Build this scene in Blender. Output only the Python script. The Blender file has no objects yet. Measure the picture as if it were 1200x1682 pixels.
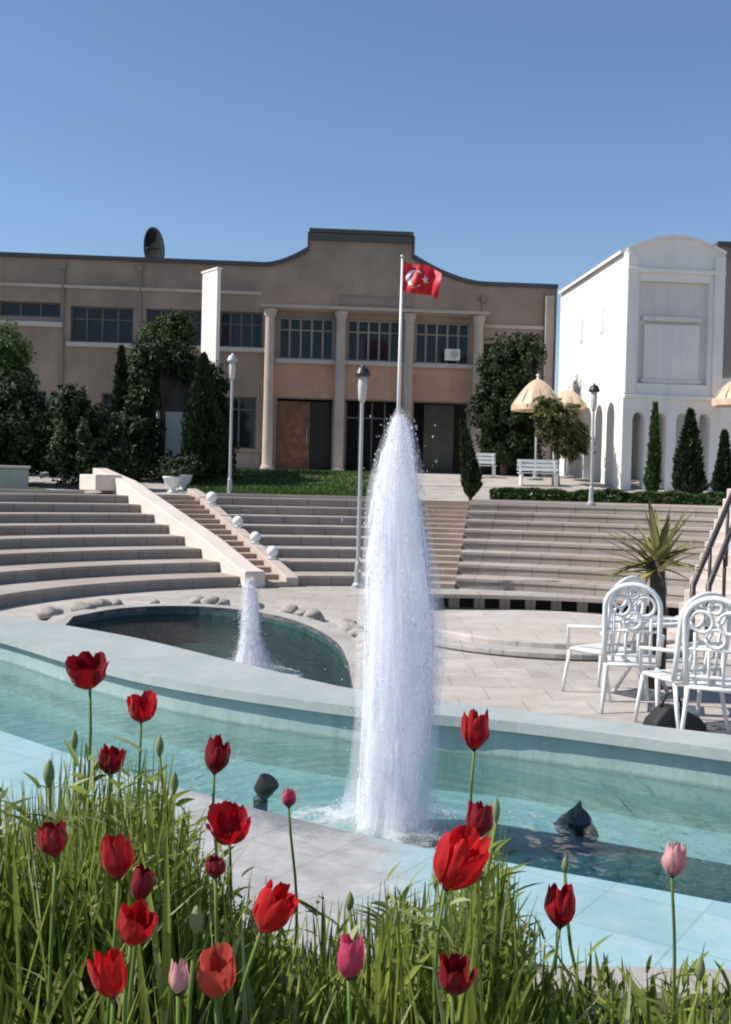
import bpy, math, random
from math import sin, cos, pi, radians as R, atan2, sqrt
from mathutils import Vector, Matrix, noise
from mathutils.geometry import tessellate_polygon

random.seed(11)
scene = bpy.context.scene
col = scene.collection
W, H, F = 1200.0, 1682.0, 1800.0
EYE = 1.95
PITCH, ROLL = R(1.3), R(1.4)

# ------------------------------------------------------------------ camera
cam_d = bpy.data.cameras.new('camera')
cam = bpy.data.objects.new('camera', cam_d)
col.objects.link(cam)
CM = Matrix.Translation((0, 0, EYE)) @ Matrix.Rotation(pi / 2 - PITCH, 4, 'X') @ Matrix.Rotation(ROLL, 4, 'Z')
cam.matrix_world = CM
cam_d.sensor_fit = 'VERTICAL'
cam_d.sensor_height = 36
cam_d.lens = F / H * 36
cam_d.clip_start = 0.05
cam_d.clip_end = 3000
scene.camera = cam


def ray(px, py):
    return (CM.to_3x3() @ Vector(((px - W / 2) / F, (H / 2 - py) / F, -1))).normalized()


def at(px, py, Y):
    d = ray(px, py)
    return Vector((0, 0, EYE)) + d * (Y / d.y)


def on(px, py, z):
    d = ray(px, py)
    return Vector((0, 0, EYE)) + d * ((z - EYE) / d.z)


# ------------------------------------------------------------------ light
SUN_AZ, SUN_EL = R(-93), R(46)
sd = Vector((sin(SUN_AZ) * cos(SUN_EL), cos(SUN_AZ) * cos(SUN_EL), sin(SUN_EL)))
sl = bpy.data.lights.new('sun', 'SUN')
sl.energy = 4.2
sl.angle = R(0.5)
sl.color = (1.0, 0.945, 0.86)
so = bpy.data.objects.new('sun', sl)
so.rotation_euler = sd.to_track_quat('Z', 'Y').to_euler()
so.location = (-30, 10, 40)
col.objects.link(so)
world = bpy.data.worlds.new('World')
scene.world = world
world.use_nodes = True
wn = world.node_tree
bg = wn.nodes['Background']
sky = wn.nodes.new('ShaderNodeTexSky')
sky.sky_type = 'NISHITA'
sky.sun_disc = False
sky.sun_elevation = SUN_EL
sky.sun_rotation = SUN_AZ
sky.altitude = 200
sky.air_density = 1.0
sky.dust_density = 0.25
sky.ozone_density = 4.0
wn.links.new(sky.outputs[0], bg.inputs[0])
bg.inputs[1].default_value = 0.088
scene.view_settings.view_transform = 'Standard'
scene.view_settings.look = 'None'
scene.view_settings.exposure = 0.6
scene.cycles.max_bounces = 14
scene.cycles.volume_bounces = 10
scene.cycles.filter_width = 2.0
scene.cycles.transparent_max_bounces = 24


# ------------------------------------------------------------------ object helpers
def props(o, label=None, cat=None, group=None, kind=None):
    if label: o['label'] = label
    if cat: o['category'] = cat
    if group: o['group'] = group
    if kind: o['kind'] = kind
    return o


def thing(name, label, cat, loc=(0, 0, 0), rz=0.0, group=None):
    o = bpy.data.objects.new(name, None)
    col.objects.link(o)
    o.empty_display_size = 0.2
    o.location = loc
    o.rotation_euler = (0, 0, rz)
    return props(o, label, cat, group)


def copy_tree(o, parent=None):
    c = o.copy()
    col.objects.link(c)
    if parent: c.parent = parent
    for ch in [x for x in bpy.data.objects if x.parent == o]:
        copy_tree(ch, c)
    return c


class MB:
    def __init__(s):
        s.v = []; s.f = []

    def add(s, vs, fs):
        b = len(s.v)
        s.v += [Vector(x) for x in vs]
        s.f += [tuple(i + b for i in f) for f in fs]
        return s

    def box(s, c, size, rot=None):
        hx, hy, hz = size[0] / 2, size[1] / 2, size[2] / 2
        vs = [Vector((x, y, z)) for x in (-hx, hx) for y in (-hy, hy) for z in (-hz, hz)]
        if rot is not None: vs = [rot @ q for q in vs]
        c = Vector(c)
        return s.add([q + c for q in vs], [(0, 1, 3, 2), (4, 6, 7, 5), (0, 4, 5, 1), (2, 3, 7, 6), (0, 2, 6, 4), (1, 5, 7, 3)])

    def bar(s, a, b, w, h):
        a = Vector(a); b = Vector(b); d = b - a
        q = d.to_track_quat('X', 'Z').to_matrix()
        return s.box((a + b) / 2, (d.length, w, h), q)

    def tube(s, path, rad, n=8, cap=True):
        path = [Vector(p) for p in path]
        m = len(path)
        if not hasattr(rad, '__len__'): rad = [rad] * m
        vs = []; fs = []
        ref = None
        for i, p in enumerate(path):
            t = (path[min(i + 1, m - 1)] - path[max(i - 1, 0)]).normalized()
            if ref is None:
                ref = t.orthogonal().normalized()
            ref = (ref - t * ref.dot(t))
            ref = ref.normalized() if ref.length > 1e-6 else t.orthogonal().normalized()
            bi = t.cross(ref)
            for k in range(n):
                a = 2 * pi * k / n
                vs.append(p + (ref * cos(a) + bi * sin(a)) * rad[i])
        for i in range(m - 1):
            for k in range(n):
                k2 = (k + 1) % n
                fs.append((i * n + k, i * n + k2, (i + 1) * n + k2, (i + 1) * n + k))
        if cap:
            fs.append(tuple(range(n - 1, -1, -1)))
            fs.append(tuple((m - 1) * n + k for k in range(n)))
        return s.add(vs, fs)

    def lathe(s, prof, n=24, c=(0, 0, 0), jit=0):
        vs = []; fs = []
        c = Vector(c)
        for (r, z) in prof:
            for k in range(n):
                a = 2 * pi * k / n
                vs.append(c + Vector((r * cos(a), r * sin(a), z)))
        for i in range(len(prof) - 1):
            for k in range(n):
                k2 = (k + 1) % n
                fs.append((i * n + k, i * n + k2, (i + 1) * n + k2, (i + 1) * n + k))
        fs.append(tuple(range(n - 1, -1, -1)))
        fs.append(tuple((len(prof) - 1) * n + k for k in range(n)))
        return s.add(vs, fs)

    def prism(s, loops, d0, d1, fn):
        """loops: outline then holes in 2D; extruded from depth d0 to d1; fn(a,b,d)->3D"""
        flat = [p for l in loops for p in l]
        tris = tessellate_polygon([[Vector((p[0], p[1], 0)) for p in l] for l in loops])
        n = len(flat)
        vs = [fn(p[0], p[1], d0) for p in flat] + [fn(p[0], p[1], d1) for p in flat]
        fs = []
        for t in tris:
            a, b, c = (flat[i] for i in t)
            ar = (b[0] - a[0]) * (c[1] - a[1]) - (c[0] - a[0]) * (b[1] - a[1])
            if abs(ar) < 1e-9: continue
            fs.append(tuple(t)); fs.append(tuple(n + i for i in reversed(t)))
        o = 0
        for l in loops:
            m = len(l)
            for i in range(m):
                j = (i + 1) % m
                fs.append((o + i, o + j, n + o + j, n + o + i))
            o += m
        return s.add(vs, fs)

    def build(s, name, mat, parent=None, smooth=False, loc=None):
        me = bpy.data.meshes.new(name)
        me.from_pydata([tuple(q) for q in s.v], [], s.f)
        me.materials.append(mat)
        if smooth:
            me.polygons.foreach_set('use_smooth', [True] * len(me.polygons))
        me.update()
        o = bpy.data.objects.new(name, me)
        col.objects.link(o)
        if parent: o.parent = parent
        if loc: o.location = loc
        return o


def fixn(o):
    import bmesh
    bm = bmesh.new(); bm.from_mesh(o.data)
    bmesh.ops.recalc_face_normals(bm, faces=bm.faces)
    bm.to_mesh(o.data); bm.free()
    return o


def bevel(o, w=0.02, seg=2):
    m = o.modifiers.new('bevel', 'BEVEL'); m.width = w; m.segments = seg; m.limit_method = 'ANGLE'
    return o


def sheet(loops, z, name, mat, zf=None):
    flat = [p for l in loops for p in l]
    tris = tessellate_polygon([[Vector((p[0], p[1], 0)) for p in l] for l in loops])
    m = MB()
    fs = []
    for t in tris:
        a, b, c = (flat[i] for i in t)
        ar = (b[0] - a[0]) * (c[1] - a[1]) - (c[0] - a[0]) * (b[1] - a[1])
        if abs(ar) < 1e-9: continue
        fs.append(tuple(t) if ar > 0 else tuple(reversed(t)))
    m.add([(p[0], p[1], zf(p[0], p[1]) if zf else z) for p in flat], fs)
    return m.build(name, mat)


# ------------------------------------------------------------------ material helpers
class NT:
    def __init__(s, name):
        s.m = bpy.data.materials.new(name)
        s.m.use_nodes = True
        s.t = s.m.node_tree
        s.b = s.t.nodes['Principled BSDF']
        s.out = s.t.nodes['Material Output']
        s.tc = None

    def n(s, t, **k):
        q = s.t.nodes.new(t)
        for a, b in k.items(): setattr(q, a, b)
        return q

    def l(s, a, b): s.t.links.new(a, b)

    def obj(s):
        if not s.tc: s.tc = s.n('ShaderNodeTexCoord')
        return s.tc.outputs['Object']

    def noise(s, scale, detail=5, rough=.6, stretch=None, coord=None):
        q = s.n('ShaderNodeTexNoise')
        q.inputs['Scale'].default_value = scale
        q.inputs['Detail'].default_value = detail
        q.inputs['Roughness'].default_value = rough
        c = coord or s.obj()
        if stretch:
            mp = s.n('ShaderNodeMapping'); mp.inputs['Scale'].default_value = stretch
            s.l(c, mp.inputs[0]); c = mp.outputs[0]
        s.l(c, q.inputs['Vector'])
        return q.outputs['Fac']

    def ramp(s, fac, stops, interp='LINEAR'):
        q = s.n('ShaderNodeValToRGB')
        q.color_ramp.interpolation = interp
        e = q.color_ramp.elements
        while len(e) < len(stops): e.new(0.5)
        for i, (p, c) in enumerate(stops):
            e[i].position = p
            e[i].color = (c[0], c[1], c[2], 1) if hasattr(c, '__len__') else (c, c, c, 1)
        s.l(fac, q.inputs[0])
        return q.outputs[0]

    def mix(s, fac, a, b, mode='MIX'):
        q = s.n('ShaderNodeMix', data_type='RGBA', blend_type=mode)
        for v, i in ((fac, 0), (a, 6), (b, 7)):
            if hasattr(v, 'links') or hasattr(v, 'is_linked'): s.l(v, q.inputs[i])
            elif hasattr(v, '__len__'): q.inputs[i].default_value = (v[0], v[1], v[2], 1)
            else: q.inputs[i].default_value = v
        return q.outputs[2]

    def math(s, op, a, b=None, c=None):
        q = s.n('ShaderNodeMath', operation=op)
        for i, v in enumerate((a, b, c)):
            if v is None: continue
            if hasattr(v, 'is_linked'): s.l(v, q.inputs[i])
            else: q.inputs[i].default_value = v
        return q.outputs[0]

    def bump(s, h, strength=.3, dist=.02):
        q = s.n('ShaderNodeBump')
        q.inputs['Strength'].default_value = strength
        q.inputs['Distance'].default_value = dist
        s.l(h, q.inputs['Height'])
        s.l(q.outputs[0], s.b.inputs['Normal'])
        return q.outputs[0]

    def base(s, c):
        if hasattr(c, 'is_linked'): s.l(c, s.b.inputs['Base Color'])
        else: s.b.inputs['Base Color'].default_value = (c[0], c[1], c[2], 1)

    def set(s, **k):
        for a, b in k.items(): s.b.inputs[a.replace('_', ' ')].default_value = b
        return s


def plaster(name, c, var=.12, rough=.85, scale=.6, streak=True, bump=.25):
    t = NT(name)
    a = t.noise(scale, 6, .65)
    d = tuple(x * (1 - var * 1.6) for x in c); l = tuple(min(1, x * (1 + var)) for x in c)
    cc = t.ramp(a, [(.3, d), (.7, l)])
    if streak:
        st = t.noise(1.0, 4, .7, stretch=(2.2, 2.2, .18))
        cc = t.mix(t.math('MULTIPLY', t.ramp(st, [(.5, 0), (.75, 1)]), .35), cc, tuple(x * .62 for x in c))
    t.base(cc)
    t.set(Roughness=rough)
    t.bump(t.noise(45, 3), bump, .01)
    return t.m


def stone(name, c, joint=(1.1, .55, .0), var=.2, rough=.85, polar=False, ncell=1.0, soft=False):
    t = NT(name)
    a = t.noise(2.2, 7, .7); b = t.noise(.35, 3)
    d = tuple(x * (1 - var * 1.5) for x in c); l = tuple(min(1, x * (1 + var)) for x in c)
    cc = t.ramp(a, [(.28, d), (.72, l)])
    cc = t.mix(t.ramp(b, [(.35, 0), (.7, .65)]), cc, (c[0] * .74, c[1] * .68, c[2] * .62))
    cc = t.mix(t.ramp(t.noise(6, 8, .8), [(.55, 0), (.72, .45)]), cc, (c[0] * .5, c[1] * .47, c[2] * .43))
    if polar:
        sp = t.n('ShaderNodeSeparateXYZ'); t.l(t.obj(), sp.inputs[0])
        ang = t.math('ARCTAN2', sp.outputs[1], sp.outputs[0])
        rad = t.math('SQRT', t.math('ADD', t.math('MULTIPLY', sp.outputs[0], sp.outputs[0]), t.math('MULTIPLY', sp.outputs[1], sp.outputs[1])))
        fr = t.math('FRACT', t.math('MULTIPLY', ang, 14.0))
        ed = t.math('LESS_THAN', t.math('ABSOLUTE', t.math('SUBTRACT', fr, .5)), .015)
        # each block its own tone
        ci = t.math('ADD', t.math('FLOOR', t.math('SUBTRACT', t.math('MULTIPLY', ang, 14.0), .5)), t.math('MULTIPLY', t.math('FLOOR', t.math('MULTIPLY', rad, .943)), 37.0))
        wn_ = t.n('ShaderNodeTexWhiteNoise', noise_dimensions='1D'); t.l(ci, wn_.inputs['W'])
        cc = t.mix(t.math('MULTIPLY', wn_.outputs['Value'], .45), cc, (c[0] * .72, c[1] * .66, c[2] * .62))
        cc = t.mix(t.math('MULTIPLY', ed, .7), cc, (c[0] * .35, c[1] * .32, c[2] * .3))
    elif joint:
        br = t.n('ShaderNodeTexBrick')
        br.inputs['Scale'].default_value = 1
        br.inputs['Brick Width'].default_value = joint[0]
        br.inputs['Row Height'].default_value = joint[1]
        br.inputs['Mortar Size'].default_value = .012
        br.inputs['Color1'].default_value = (.75, .75, .75, 1)
        br.inputs['Color2'].default_value = (1.1, 1.08, 1.05, 1)
        br.inputs['Mortar'].default_value = (.72, .7, .68, 1) if soft else (.4, .38, .36, 1)
        if soft: br.inputs['Mortar Size'].default_value = .007; br.inputs['Color1'].default_value = (.9, .9, .9, 1)
        t.l(t.obj(), br.inputs['Vector'])
        cc = t.mix(1.0, cc, br.outputs['Color'], 'MULTIPLY')
    t.base(cc)
    t.set(Roughness=rough)
    t.bump(t.noise(18, 5, .7), .35, .015)
    return t.m


def leafmat(name, dark, light, trans=.25, scale=1.2, rough=.55, pale=None):
    t = NT(name)
    g = t.n('ShaderNodeNewGeometry')
    rnd = g.outputs['Random Per Island']
    f = t.math('ADD', t.math('MULTIPLY', t.noise(scale, 3), .6), t.math('MULTIPLY', rnd, .45))
    cc = t.ramp(f, [(.25, dark), (.8, light)])
    if pale: cc = t.mix(t.ramp(rnd, [(.84, 0), (.95, .85)]), cc, pale)
    t.base(cc); t.set(Roughness=rough)
    t.b.inputs['Specular IOR Level'].default_value = .2
    tr = t.n('ShaderNodeBsdfTranslucent'); t.l(cc, tr.inputs[0])
    ms = t.n('ShaderNodeMixShader'); ms.inputs[0].default_value = trans
    t.l(t.b.outputs[0], ms.inputs[1]); t.l(tr.outputs[0], ms.inputs[2])
    t.l(ms.outputs[0], t.out.inputs[0])
    return t.m


def plain(name, c, rough=.5, metal=0, var=.1, scale=3, bump=0):
    t = NT(name)
    a = t.noise(scale, 5, .6)
    t.base(t.ramp(a, [(.3, tuple(x * (1 - var) for x in c)), (.7, tuple(min(1, x * (1 + var)) for x in c))]))
    t.set(Roughness=rough, Metallic=metal)
    if bump: t.bump(t.noise(scale * 8, 4), bump, .01)
    return t.m


def petalmat(name, c, c2, trans=.4):
    t = NT(name)
    a = t.noise(40, 4, .6, stretch=(1, 1, .15))
    b = t.noise(14, 3)
    cc = t.ramp(t.math('ADD', t.math('MULTIPLY', a, .5), t.math('MULTIPLY', b, .5)), [(.35, c2), (.62, c)])
    t.base(cc); t.set(Roughness=.45)
    t.b.inputs['Specular IOR Level'].default_value = .35
    t.b.inputs['Sheen Weight'].default_value = .15
    t.bump(t.noise(120, 3, .6, stretch=(1, 1, .1)), .3, .002)
    tr = t.n('ShaderNodeBsdfTranslucent'); t.l(cc, tr.inputs[0])
    ms = t.n('ShaderNodeMixShader'); ms.inputs[0].default_value = trans
    t.l(t.b.outputs[0], ms.inputs[1]); t.l(tr.outputs[0], ms.inputs[2])
    t.l(ms.outputs[0], t.out.inputs[0])
    return t.m


def watermat(name, tint, refl_rough=.03, wave=6.0, strength=.35, rings=None):
    t = NT(name)
    h = t.math('ADD', t.noise(wave, 3, .55), t.math('MULTIPLY', t.noise(wave * 3.3, 2, .5), .35))
    h = t.math('ADD', h, t.math('MULTIPLY', t.noise(wave * 8, 2, .5), .12))
    if rings:
        sp = t.n('ShaderNodeSeparateXYZ'); t.l(t.obj(), sp.inputs[0])
        dx = t.math('SUBTRACT', sp.outputs[0], rings[0]); dy = t.math('SUBTRACT', sp.outputs[1], rings[1])
        dd = t.math('SQRT', t.math('ADD', t.math('MULTIPLY', dx, dx), t.math('MULTIPLY', dy, dy)))
        dn = t.math('ADD', dd, t.math('MULTIPLY', t.noise(3.0, 3, .6), .22))
        wv = t.math('MULTIPLY', t.math('SINE', t.math('MULTIPLY', dn, 34.0)), t.math('DIVIDE', .28, t.math('ADD', dd, .5)))
        h = t.math('ADD', h, wv)
    bp = t.n('ShaderNodeBump'); bp.inputs['Strength'].default_value = strength; bp.inputs['Distance'].default_value = .05
    t.l(h, bp.inputs['Height'])
    gl = t.n('ShaderNodeBsdfGlossy'); gl.inputs['Roughness'].default_value = refl_rough
    t.l(bp.outputs[0], gl.inputs['Normal'])
    tr = t.n('ShaderNodeBsdfTransparent'); tr.inputs[0].default_value = (*tint, 1)
    fr = t.n('ShaderNodeFresnel'); fr.inputs[0].default_value = 1.33
    t.l(bp.outputs[0], fr.inputs['Normal'])
    ms = t.n('ShaderNodeMixShader')
    t.l(fr.outputs[0], ms.inputs[0]); t.l(tr.outputs[0], ms.inputs[1]); t.l(gl.outputs[0], ms.inputs[2])
    t.l(ms.outputs[0], t.out.inputs[0])
    return t.m


def foammat(name, dens=None, stretch=(9, 9, 1.3)):
    t = NT(name)
    t.base((.93, .93, .97)); t.set(Roughness=.5)
    tl = t.n('ShaderNodeBsdfTranslucent'); tl.inputs[0].default_value = (.93, .93, .98, 1)
    ms = t.n('ShaderNodeMixShader'); ms.inputs[0].default_value = .45
    t.l(t.b.outputs[0], ms.inputs[1]); t.l(tl.outputs[0], ms.inputs[2])
    t.bump(t.noise(3, 5, .6, stretch=stretch), .3, .03)
    t.b.inputs['Subsurface Weight'].default_value = .6
    t.b.inputs['Subsurface Radius'].default_value = (.12, .12, .14)
    t.b.inputs['Subsurface Scale'].default_value = 1.0
    sh = ms.outputs[0]
    if dens is not None:
        a = t.ramp(t.noise(1, 6, .72, stretch=stretch), [(dens - .06, 0), (dens + .1, 1)])
        tp = t.n('ShaderNodeBsdfTransparent')
        m2 = t.n('ShaderNodeMixShader')
        t.l(a, m2.inputs[0]); t.l(tp.outputs[0], m2.inputs[1]); t.l(sh, m2.inputs[2])
        sh = m2.outputs[0]
    t.l(sh, t.out.inputs[0])
    return t.m


M = {}
M['brown_wall'] = plaster('brown_render', (.31, .235, .185), .2, scale=.45)
M['grey_wall'] = plaster('grey_render', (.24, .205, .18), .14)
M['pink_wall'] = plaster('pink_render', (.52, .31, .205), .16)
M['trim'] = plaster('pale_trim', (.47, .39, .335), .12)
M['cap'] = plain('dark_cap', (.06, .062, .066), .6)
M['ledge'] = plaster('pale_ledge', (.5, .46, .43), .08)
M['dull'] = plaster('dull_green_panel', (.085, .085, .065), .25)
M['mullion'] = plaster('pale_mullion', (.36, .30, .26), .1)
M['wood'] = plain('brown_wood', (.19, .078, .03), .5, var=.55)
M['white_wall'] = plaster('white_stone_render', (.78, .755, .72), .05, bump=.15)
M['white_panel'] = plaster('pale_panel', (.74, .70, .675), .07, bump=.15)
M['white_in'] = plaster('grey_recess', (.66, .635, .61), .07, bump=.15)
M['cream'] = plaster('cream_paint', (.82, .78, .69), .05, bump=.1)
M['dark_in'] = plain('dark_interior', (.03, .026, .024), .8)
M['frame'] = plain('dark_frame', (.10, .095, .095), .5)
M['glass'] = NT('window_glass').set(Roughness=.06).m
M['glass'].node_tree.nodes['Principled BSDF'].inputs['Base Color'].default_value = (.016, .018, .026, 1)
M['glass'].node_tree.nodes['Principled BSDF'].inputs['Specular IOR Level'].default_value = .35
M['seat'] = stone('theatre_stone', (.345, .30, .27), polar=True, var=.18)
M['seat_lip'] = stone('theatre_nosing', (.40, .35, .315), polar=True, var=.12)
M['parapet'] = plaster('pinkish_stone', (.66, .565, .505), .1, streak=False)
M['stage'] = stone('stage_stone', (.50, .455, .425), (.8, .8), var=.14, soft=True)
M['step'] = stone('stair_stone', (.42, .33, .265), joint=None, var=.2)
M['paving'] = stone('plaza_paving', (.43, .395, .37), (.6, .6), var=.2, soft=True)
M['paving_grey'] = stone('grey_paving', (.40, .385, .37), (.9, .9), var=.18, soft=True)
M['soil'] = plain('dark_soil', (.05, .035, .022), .95, var=.4, bump=.8)
M['earth'] = plain('dry_ground', (.26, .22, .16), .95, var=.25, scale=.4, bump=.5)
M['white_metal'] = plain('white_metal', (.74, .74, .73), .35, var=.05)
M['grey_metal'] = plain('grey_metal', (.42, .43, .44), .4, .3, var=.1)
M['dark_metal'] = plain('dark_metal', (.035, .033, .034), .45, .3, var=.2)
M['rail_metal'] = plain('dark_rail', (.055, .042, .04), .45, .2, var=.2)
M['lens'] = plain('opal_lens', (.5, .49, .46), .3, var=.03)
M['red_cloth'] = petalmat('red_cloth', (.62, .02, .03), (.5, .012, .02), .3)
M['white_cloth'] = plain('white_cloth', (.8, .79, .78), .8, var=.03)
M['beige_cloth'] = petalmat('beige_cloth', (.72, .55, .40), (.64, .48, .35), .25)
M['bark'] = plain('bark', (.075, .055, .038), .9, var=.4, scale=8, bump=.9)
M['rock'] = stone('pale_rock', (.36, .325, .29), None, var=.25)
M['dark_rock'] = stone('dark_rock', (.035, .05, .055), None, var=.3, rough=.4)
M['white_paint'] = plain('white_paint', (.78, .78, .76), .5, var=.06)
M['black_cloth'] = plain('black_cloth', (.012, .014, .015), .7, var=.3)
M['lf_dark'] = leafmat('dark_foliage', (.008, .017, .008), (.045, .07, .026), .12)
M['lf_mid'] = leafmat('mid_foliage', (.018, .038, .012), (.075, .115, .03), .25)
M['lf_olive'] = leafmat('olive_foliage', (.04, .05, .015), (.16, .165, .05), .25)
M['lf_light'] = leafmat('light_foliage', (.04, .075, .02), (.14, .21, .055), .3)
M['lf_hedge'] = leafmat('hedge_foliage', (.02, .045, .01), (.085, .15, .032), .25)
M['yucca'] = leafmat('yucca_leaf', (.08, .075, .022), (.42, .39, .15), .2, .8)
M['blade'] = leafmat('flower_leaf', (.035, .07, .009), (.37, .43, .085), .45, 2.4, pale=(.50, .52, .33))
M['stem'] = leafmat('flower_stem', (.08, .15, .03), (.2, .29, .07), .2, 5)
M['bud'] = leafmat('flower_bud', (.16, .22, .08), (.38, .42, .22), .3, 9)

# lawn
t = NT('lawn_grass')
t.base(t.ramp(t.noise(3.5, 7, .75), [(.3, (.045, .09, .018)), (.7, (.12, .19, .045))]))
t.set(Roughness=.9); t.bump(t.noise(60, 4, .8), .9, .06)
M['lawn'] = t.m

# pool paint
def poolpaint(name, c, c2, c3):
    t = NT(name)
    a = t.noise(1.7, 7, .7); b = t.noise(7, 5, .7)
    cc = t.ramp(a, [(.32, c2), (.66, c)])
    cc = t.mix(t.ramp(b, [(.52, 0), (.72, .75)]), cc, c3)
    t.base(cc); t.set(Roughness=.5); t.bump(t.noise(25, 4), .35, .01)
    return t.m
M['pool_floor'] = poolpaint('turquoise_pool_paint', (.25, .40, .41), (.17, .31, .325), (.36, .47, .47))
M['pool_wall'] = poolpaint('pale_teal_wall_paint', (.30, .41, .40), (.22, .33, .33), (.38, .45, .43))
t = NT('pale_teal_wall')
a_ = t.noise(1.7, 7, .7); b_ = t.noise(7, 5, .7)
cc = t.ramp(a_, [(.32, (.22, .32, .32)), (.66, (.31, .40, .39))])
cc = t.mix(t.ramp(b_, [(.52, 0), (.72, .75)]), cc, (.39, .45, .43))
drip = t.noise(1, 4, .7, stretch=(3.2, 3.2, .35))
cc = t.mix(t.math('MULTIPLY', t.ramp(drip, [(.5, 0), (.7, 1)]), .45), cc, (.16, .22, .20))
sp_ = t.n('ShaderNodeSeparateXYZ'); t.l(t.obj(), sp_.inputs[0])
zz = t.math('ADD', sp_.outputs[2], t.math('MULTIPLY', b_, .05))
cc = t.mix(t.ramp(t.math('MULTIPLY_ADD', zz, 4.0, .6), [(.26, 0), (.3, .75), (.36, .6), (.42, 0)]), cc, (.12, .19, .16))
t.base(cc); t.set(Roughness=.55); t.bump(t.noise(25, 4), .35, .01)
M['pool_wall'] = t.m
M['coping'] = poolpaint('weathered_pale_coping', (.40, .435, .425), (.30, .35, .345), (.44, .43, .41))
t = NT('worn_blue_ledge')
a_ = t.noise(1.7, 7, .7); b_ = t.noise(6, 6, .75); c_ = t.noise(1.4, 6, .8)
blue = t.mix(t.ramp(b_, [(.48, 0), (.7, .8)]), t.ramp(a_, [(.32, (.235, .385, .425)), (.66, (.30, .47, .51))]), (.37, .47, .48))
grey = t.ramp(b_, [(.3, (.27, .265, .26)), (.55, (.37, .365, .36)), (.72, (.46, .455, .45))])
sp_ = t.n('ShaderNodeSeparateXYZ'); t.l(t.obj(), sp_.inputs[0])
wear = t.math('ADD', t.math('MULTIPLY', t.math('ABSOLUTE', t.math('SUBTRACT', sp_.outputs[0], -.45)), 1.0), t.math('MULTIPLY', t.math('SUBTRACT', c_, .5), 1.3))
cc = t.mix(t.ramp(wear, [(.42, 0), (.85, 1)]), grey, blue)
br = t.n('ShaderNodeTexBrick'); br.inputs['Scale'].default_value = 1; br.inputs['Brick Width'].default_value = .42; br.inputs['Row Height'].default_value = .42
br.offset = 0; br.inputs['Mortar Size'].default_value = .006
br.inputs['Color1'].default_value = (.93, .93, .93, 1); br.inputs['Color2'].default_value = (1.04, 1.03, 1.02, 1); br.inputs['Mortar'].default_value = (.82, .82, .8, 1)
mp = t.n('ShaderNodeMapping'); mp.inputs['Rotation'].default_value = (0, 0, R(33)); t.l(t.obj(), mp.inputs[0]); t.l(mp.outputs[0], br.inputs['Vector'])
cc = t.mix(1.0, cc, br.outputs['Color'], 'MULTIPLY')
dx = t.math('SUBTRACT', sp_.outputs[0], .12); dy = t.math('SUBTRACT', sp_.outputs[1], 6.3)
dist = t.math('SQRT', t.math('ADD', t.math('MULTIPLY', dx, dx), t.math('MULTIPLY', dy, dy)))
wet = t.ramp(t.math('ADD', dist, t.math('MULTIPLY', t.math('SUBTRACT', c_, .5), 1.6)), [(.75, 1), (.95, 0)])
cc = t.mix(t.math('MULTIPLY', wet, .8), cc, t.mix(1.0, cc, (.62, .63, .66), 'MULTIPLY'))
t.l(t.math('SUBTRACT', .55, t.math('MULTIPLY', wet, .45)), t.b.inputs['Roughness'])
t.base(cc); t.bump(b_, .4, .012)
M['ledge_blue'] = t.m
t = NT('dark_teal_reflection')
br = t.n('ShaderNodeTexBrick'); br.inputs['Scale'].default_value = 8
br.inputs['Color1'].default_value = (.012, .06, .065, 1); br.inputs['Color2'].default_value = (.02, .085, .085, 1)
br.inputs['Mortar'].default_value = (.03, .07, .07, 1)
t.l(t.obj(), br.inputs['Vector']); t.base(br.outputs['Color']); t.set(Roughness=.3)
M['dark_reflection'] = t.m
M['rear_floor'] = poolpaint('dark_basin_floor', (.03, .085, .09), (.015, .045, .05), (.09, .16, .16))
M['water'] = watermat('pool_water', (.84, .94, .95), wave=2.6, strength=.22, rings=(.13, 6.55))
M['rear_water'] = watermat('basin_water', (.7, .88, .88), wave=5, strength=.45)
M['foam'] = foammat('white_water')
M['foam_thin'] = foammat('thin_white_water', .56, (14, 14, 1.6))
t = NT('water_mist')
t.t.nodes.remove(t.b)
pv = t.n('ShaderNodeVolumePrincipled'); pv.inputs['Color'].default_value = (.97, .97, 1, 1); pv.inputs['Anisotropy'].default_value = .1
dn = t.ramp(t.noise(1, 4, .6, stretch=(7, 7, 1.6)), [(.36, 0), (.66, 1)])
t.l(t.math('MULTIPLY', dn, 4.0), pv.inputs['Density'])
t.l(pv.outputs[0], t.out.inputs['Volume'])
M['mist'] = t.m
M['foam_flat'] = foammat('surface_foam', .54, (3, 3, 3))

# ------------------------------------------------------------------ ground and plaza
C = Vector((1.0, 15.0, 0))           # centre of the theatre
RI, RO, NROW = 6.6, 15.1, 8
RISE = 0.2
ZT = RISE * NROW                      # 1.6

m = MB()
m.add([(-900, -900, -.7), (900, -900, -.7), (900, 900, -.7), (-900, 900, -.7)], [(0, 1, 2, 3)])
props(m.build('ground', M['earth']), 'wide dry ground reaching to the horizon', 'ground', kind='structure')

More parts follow.
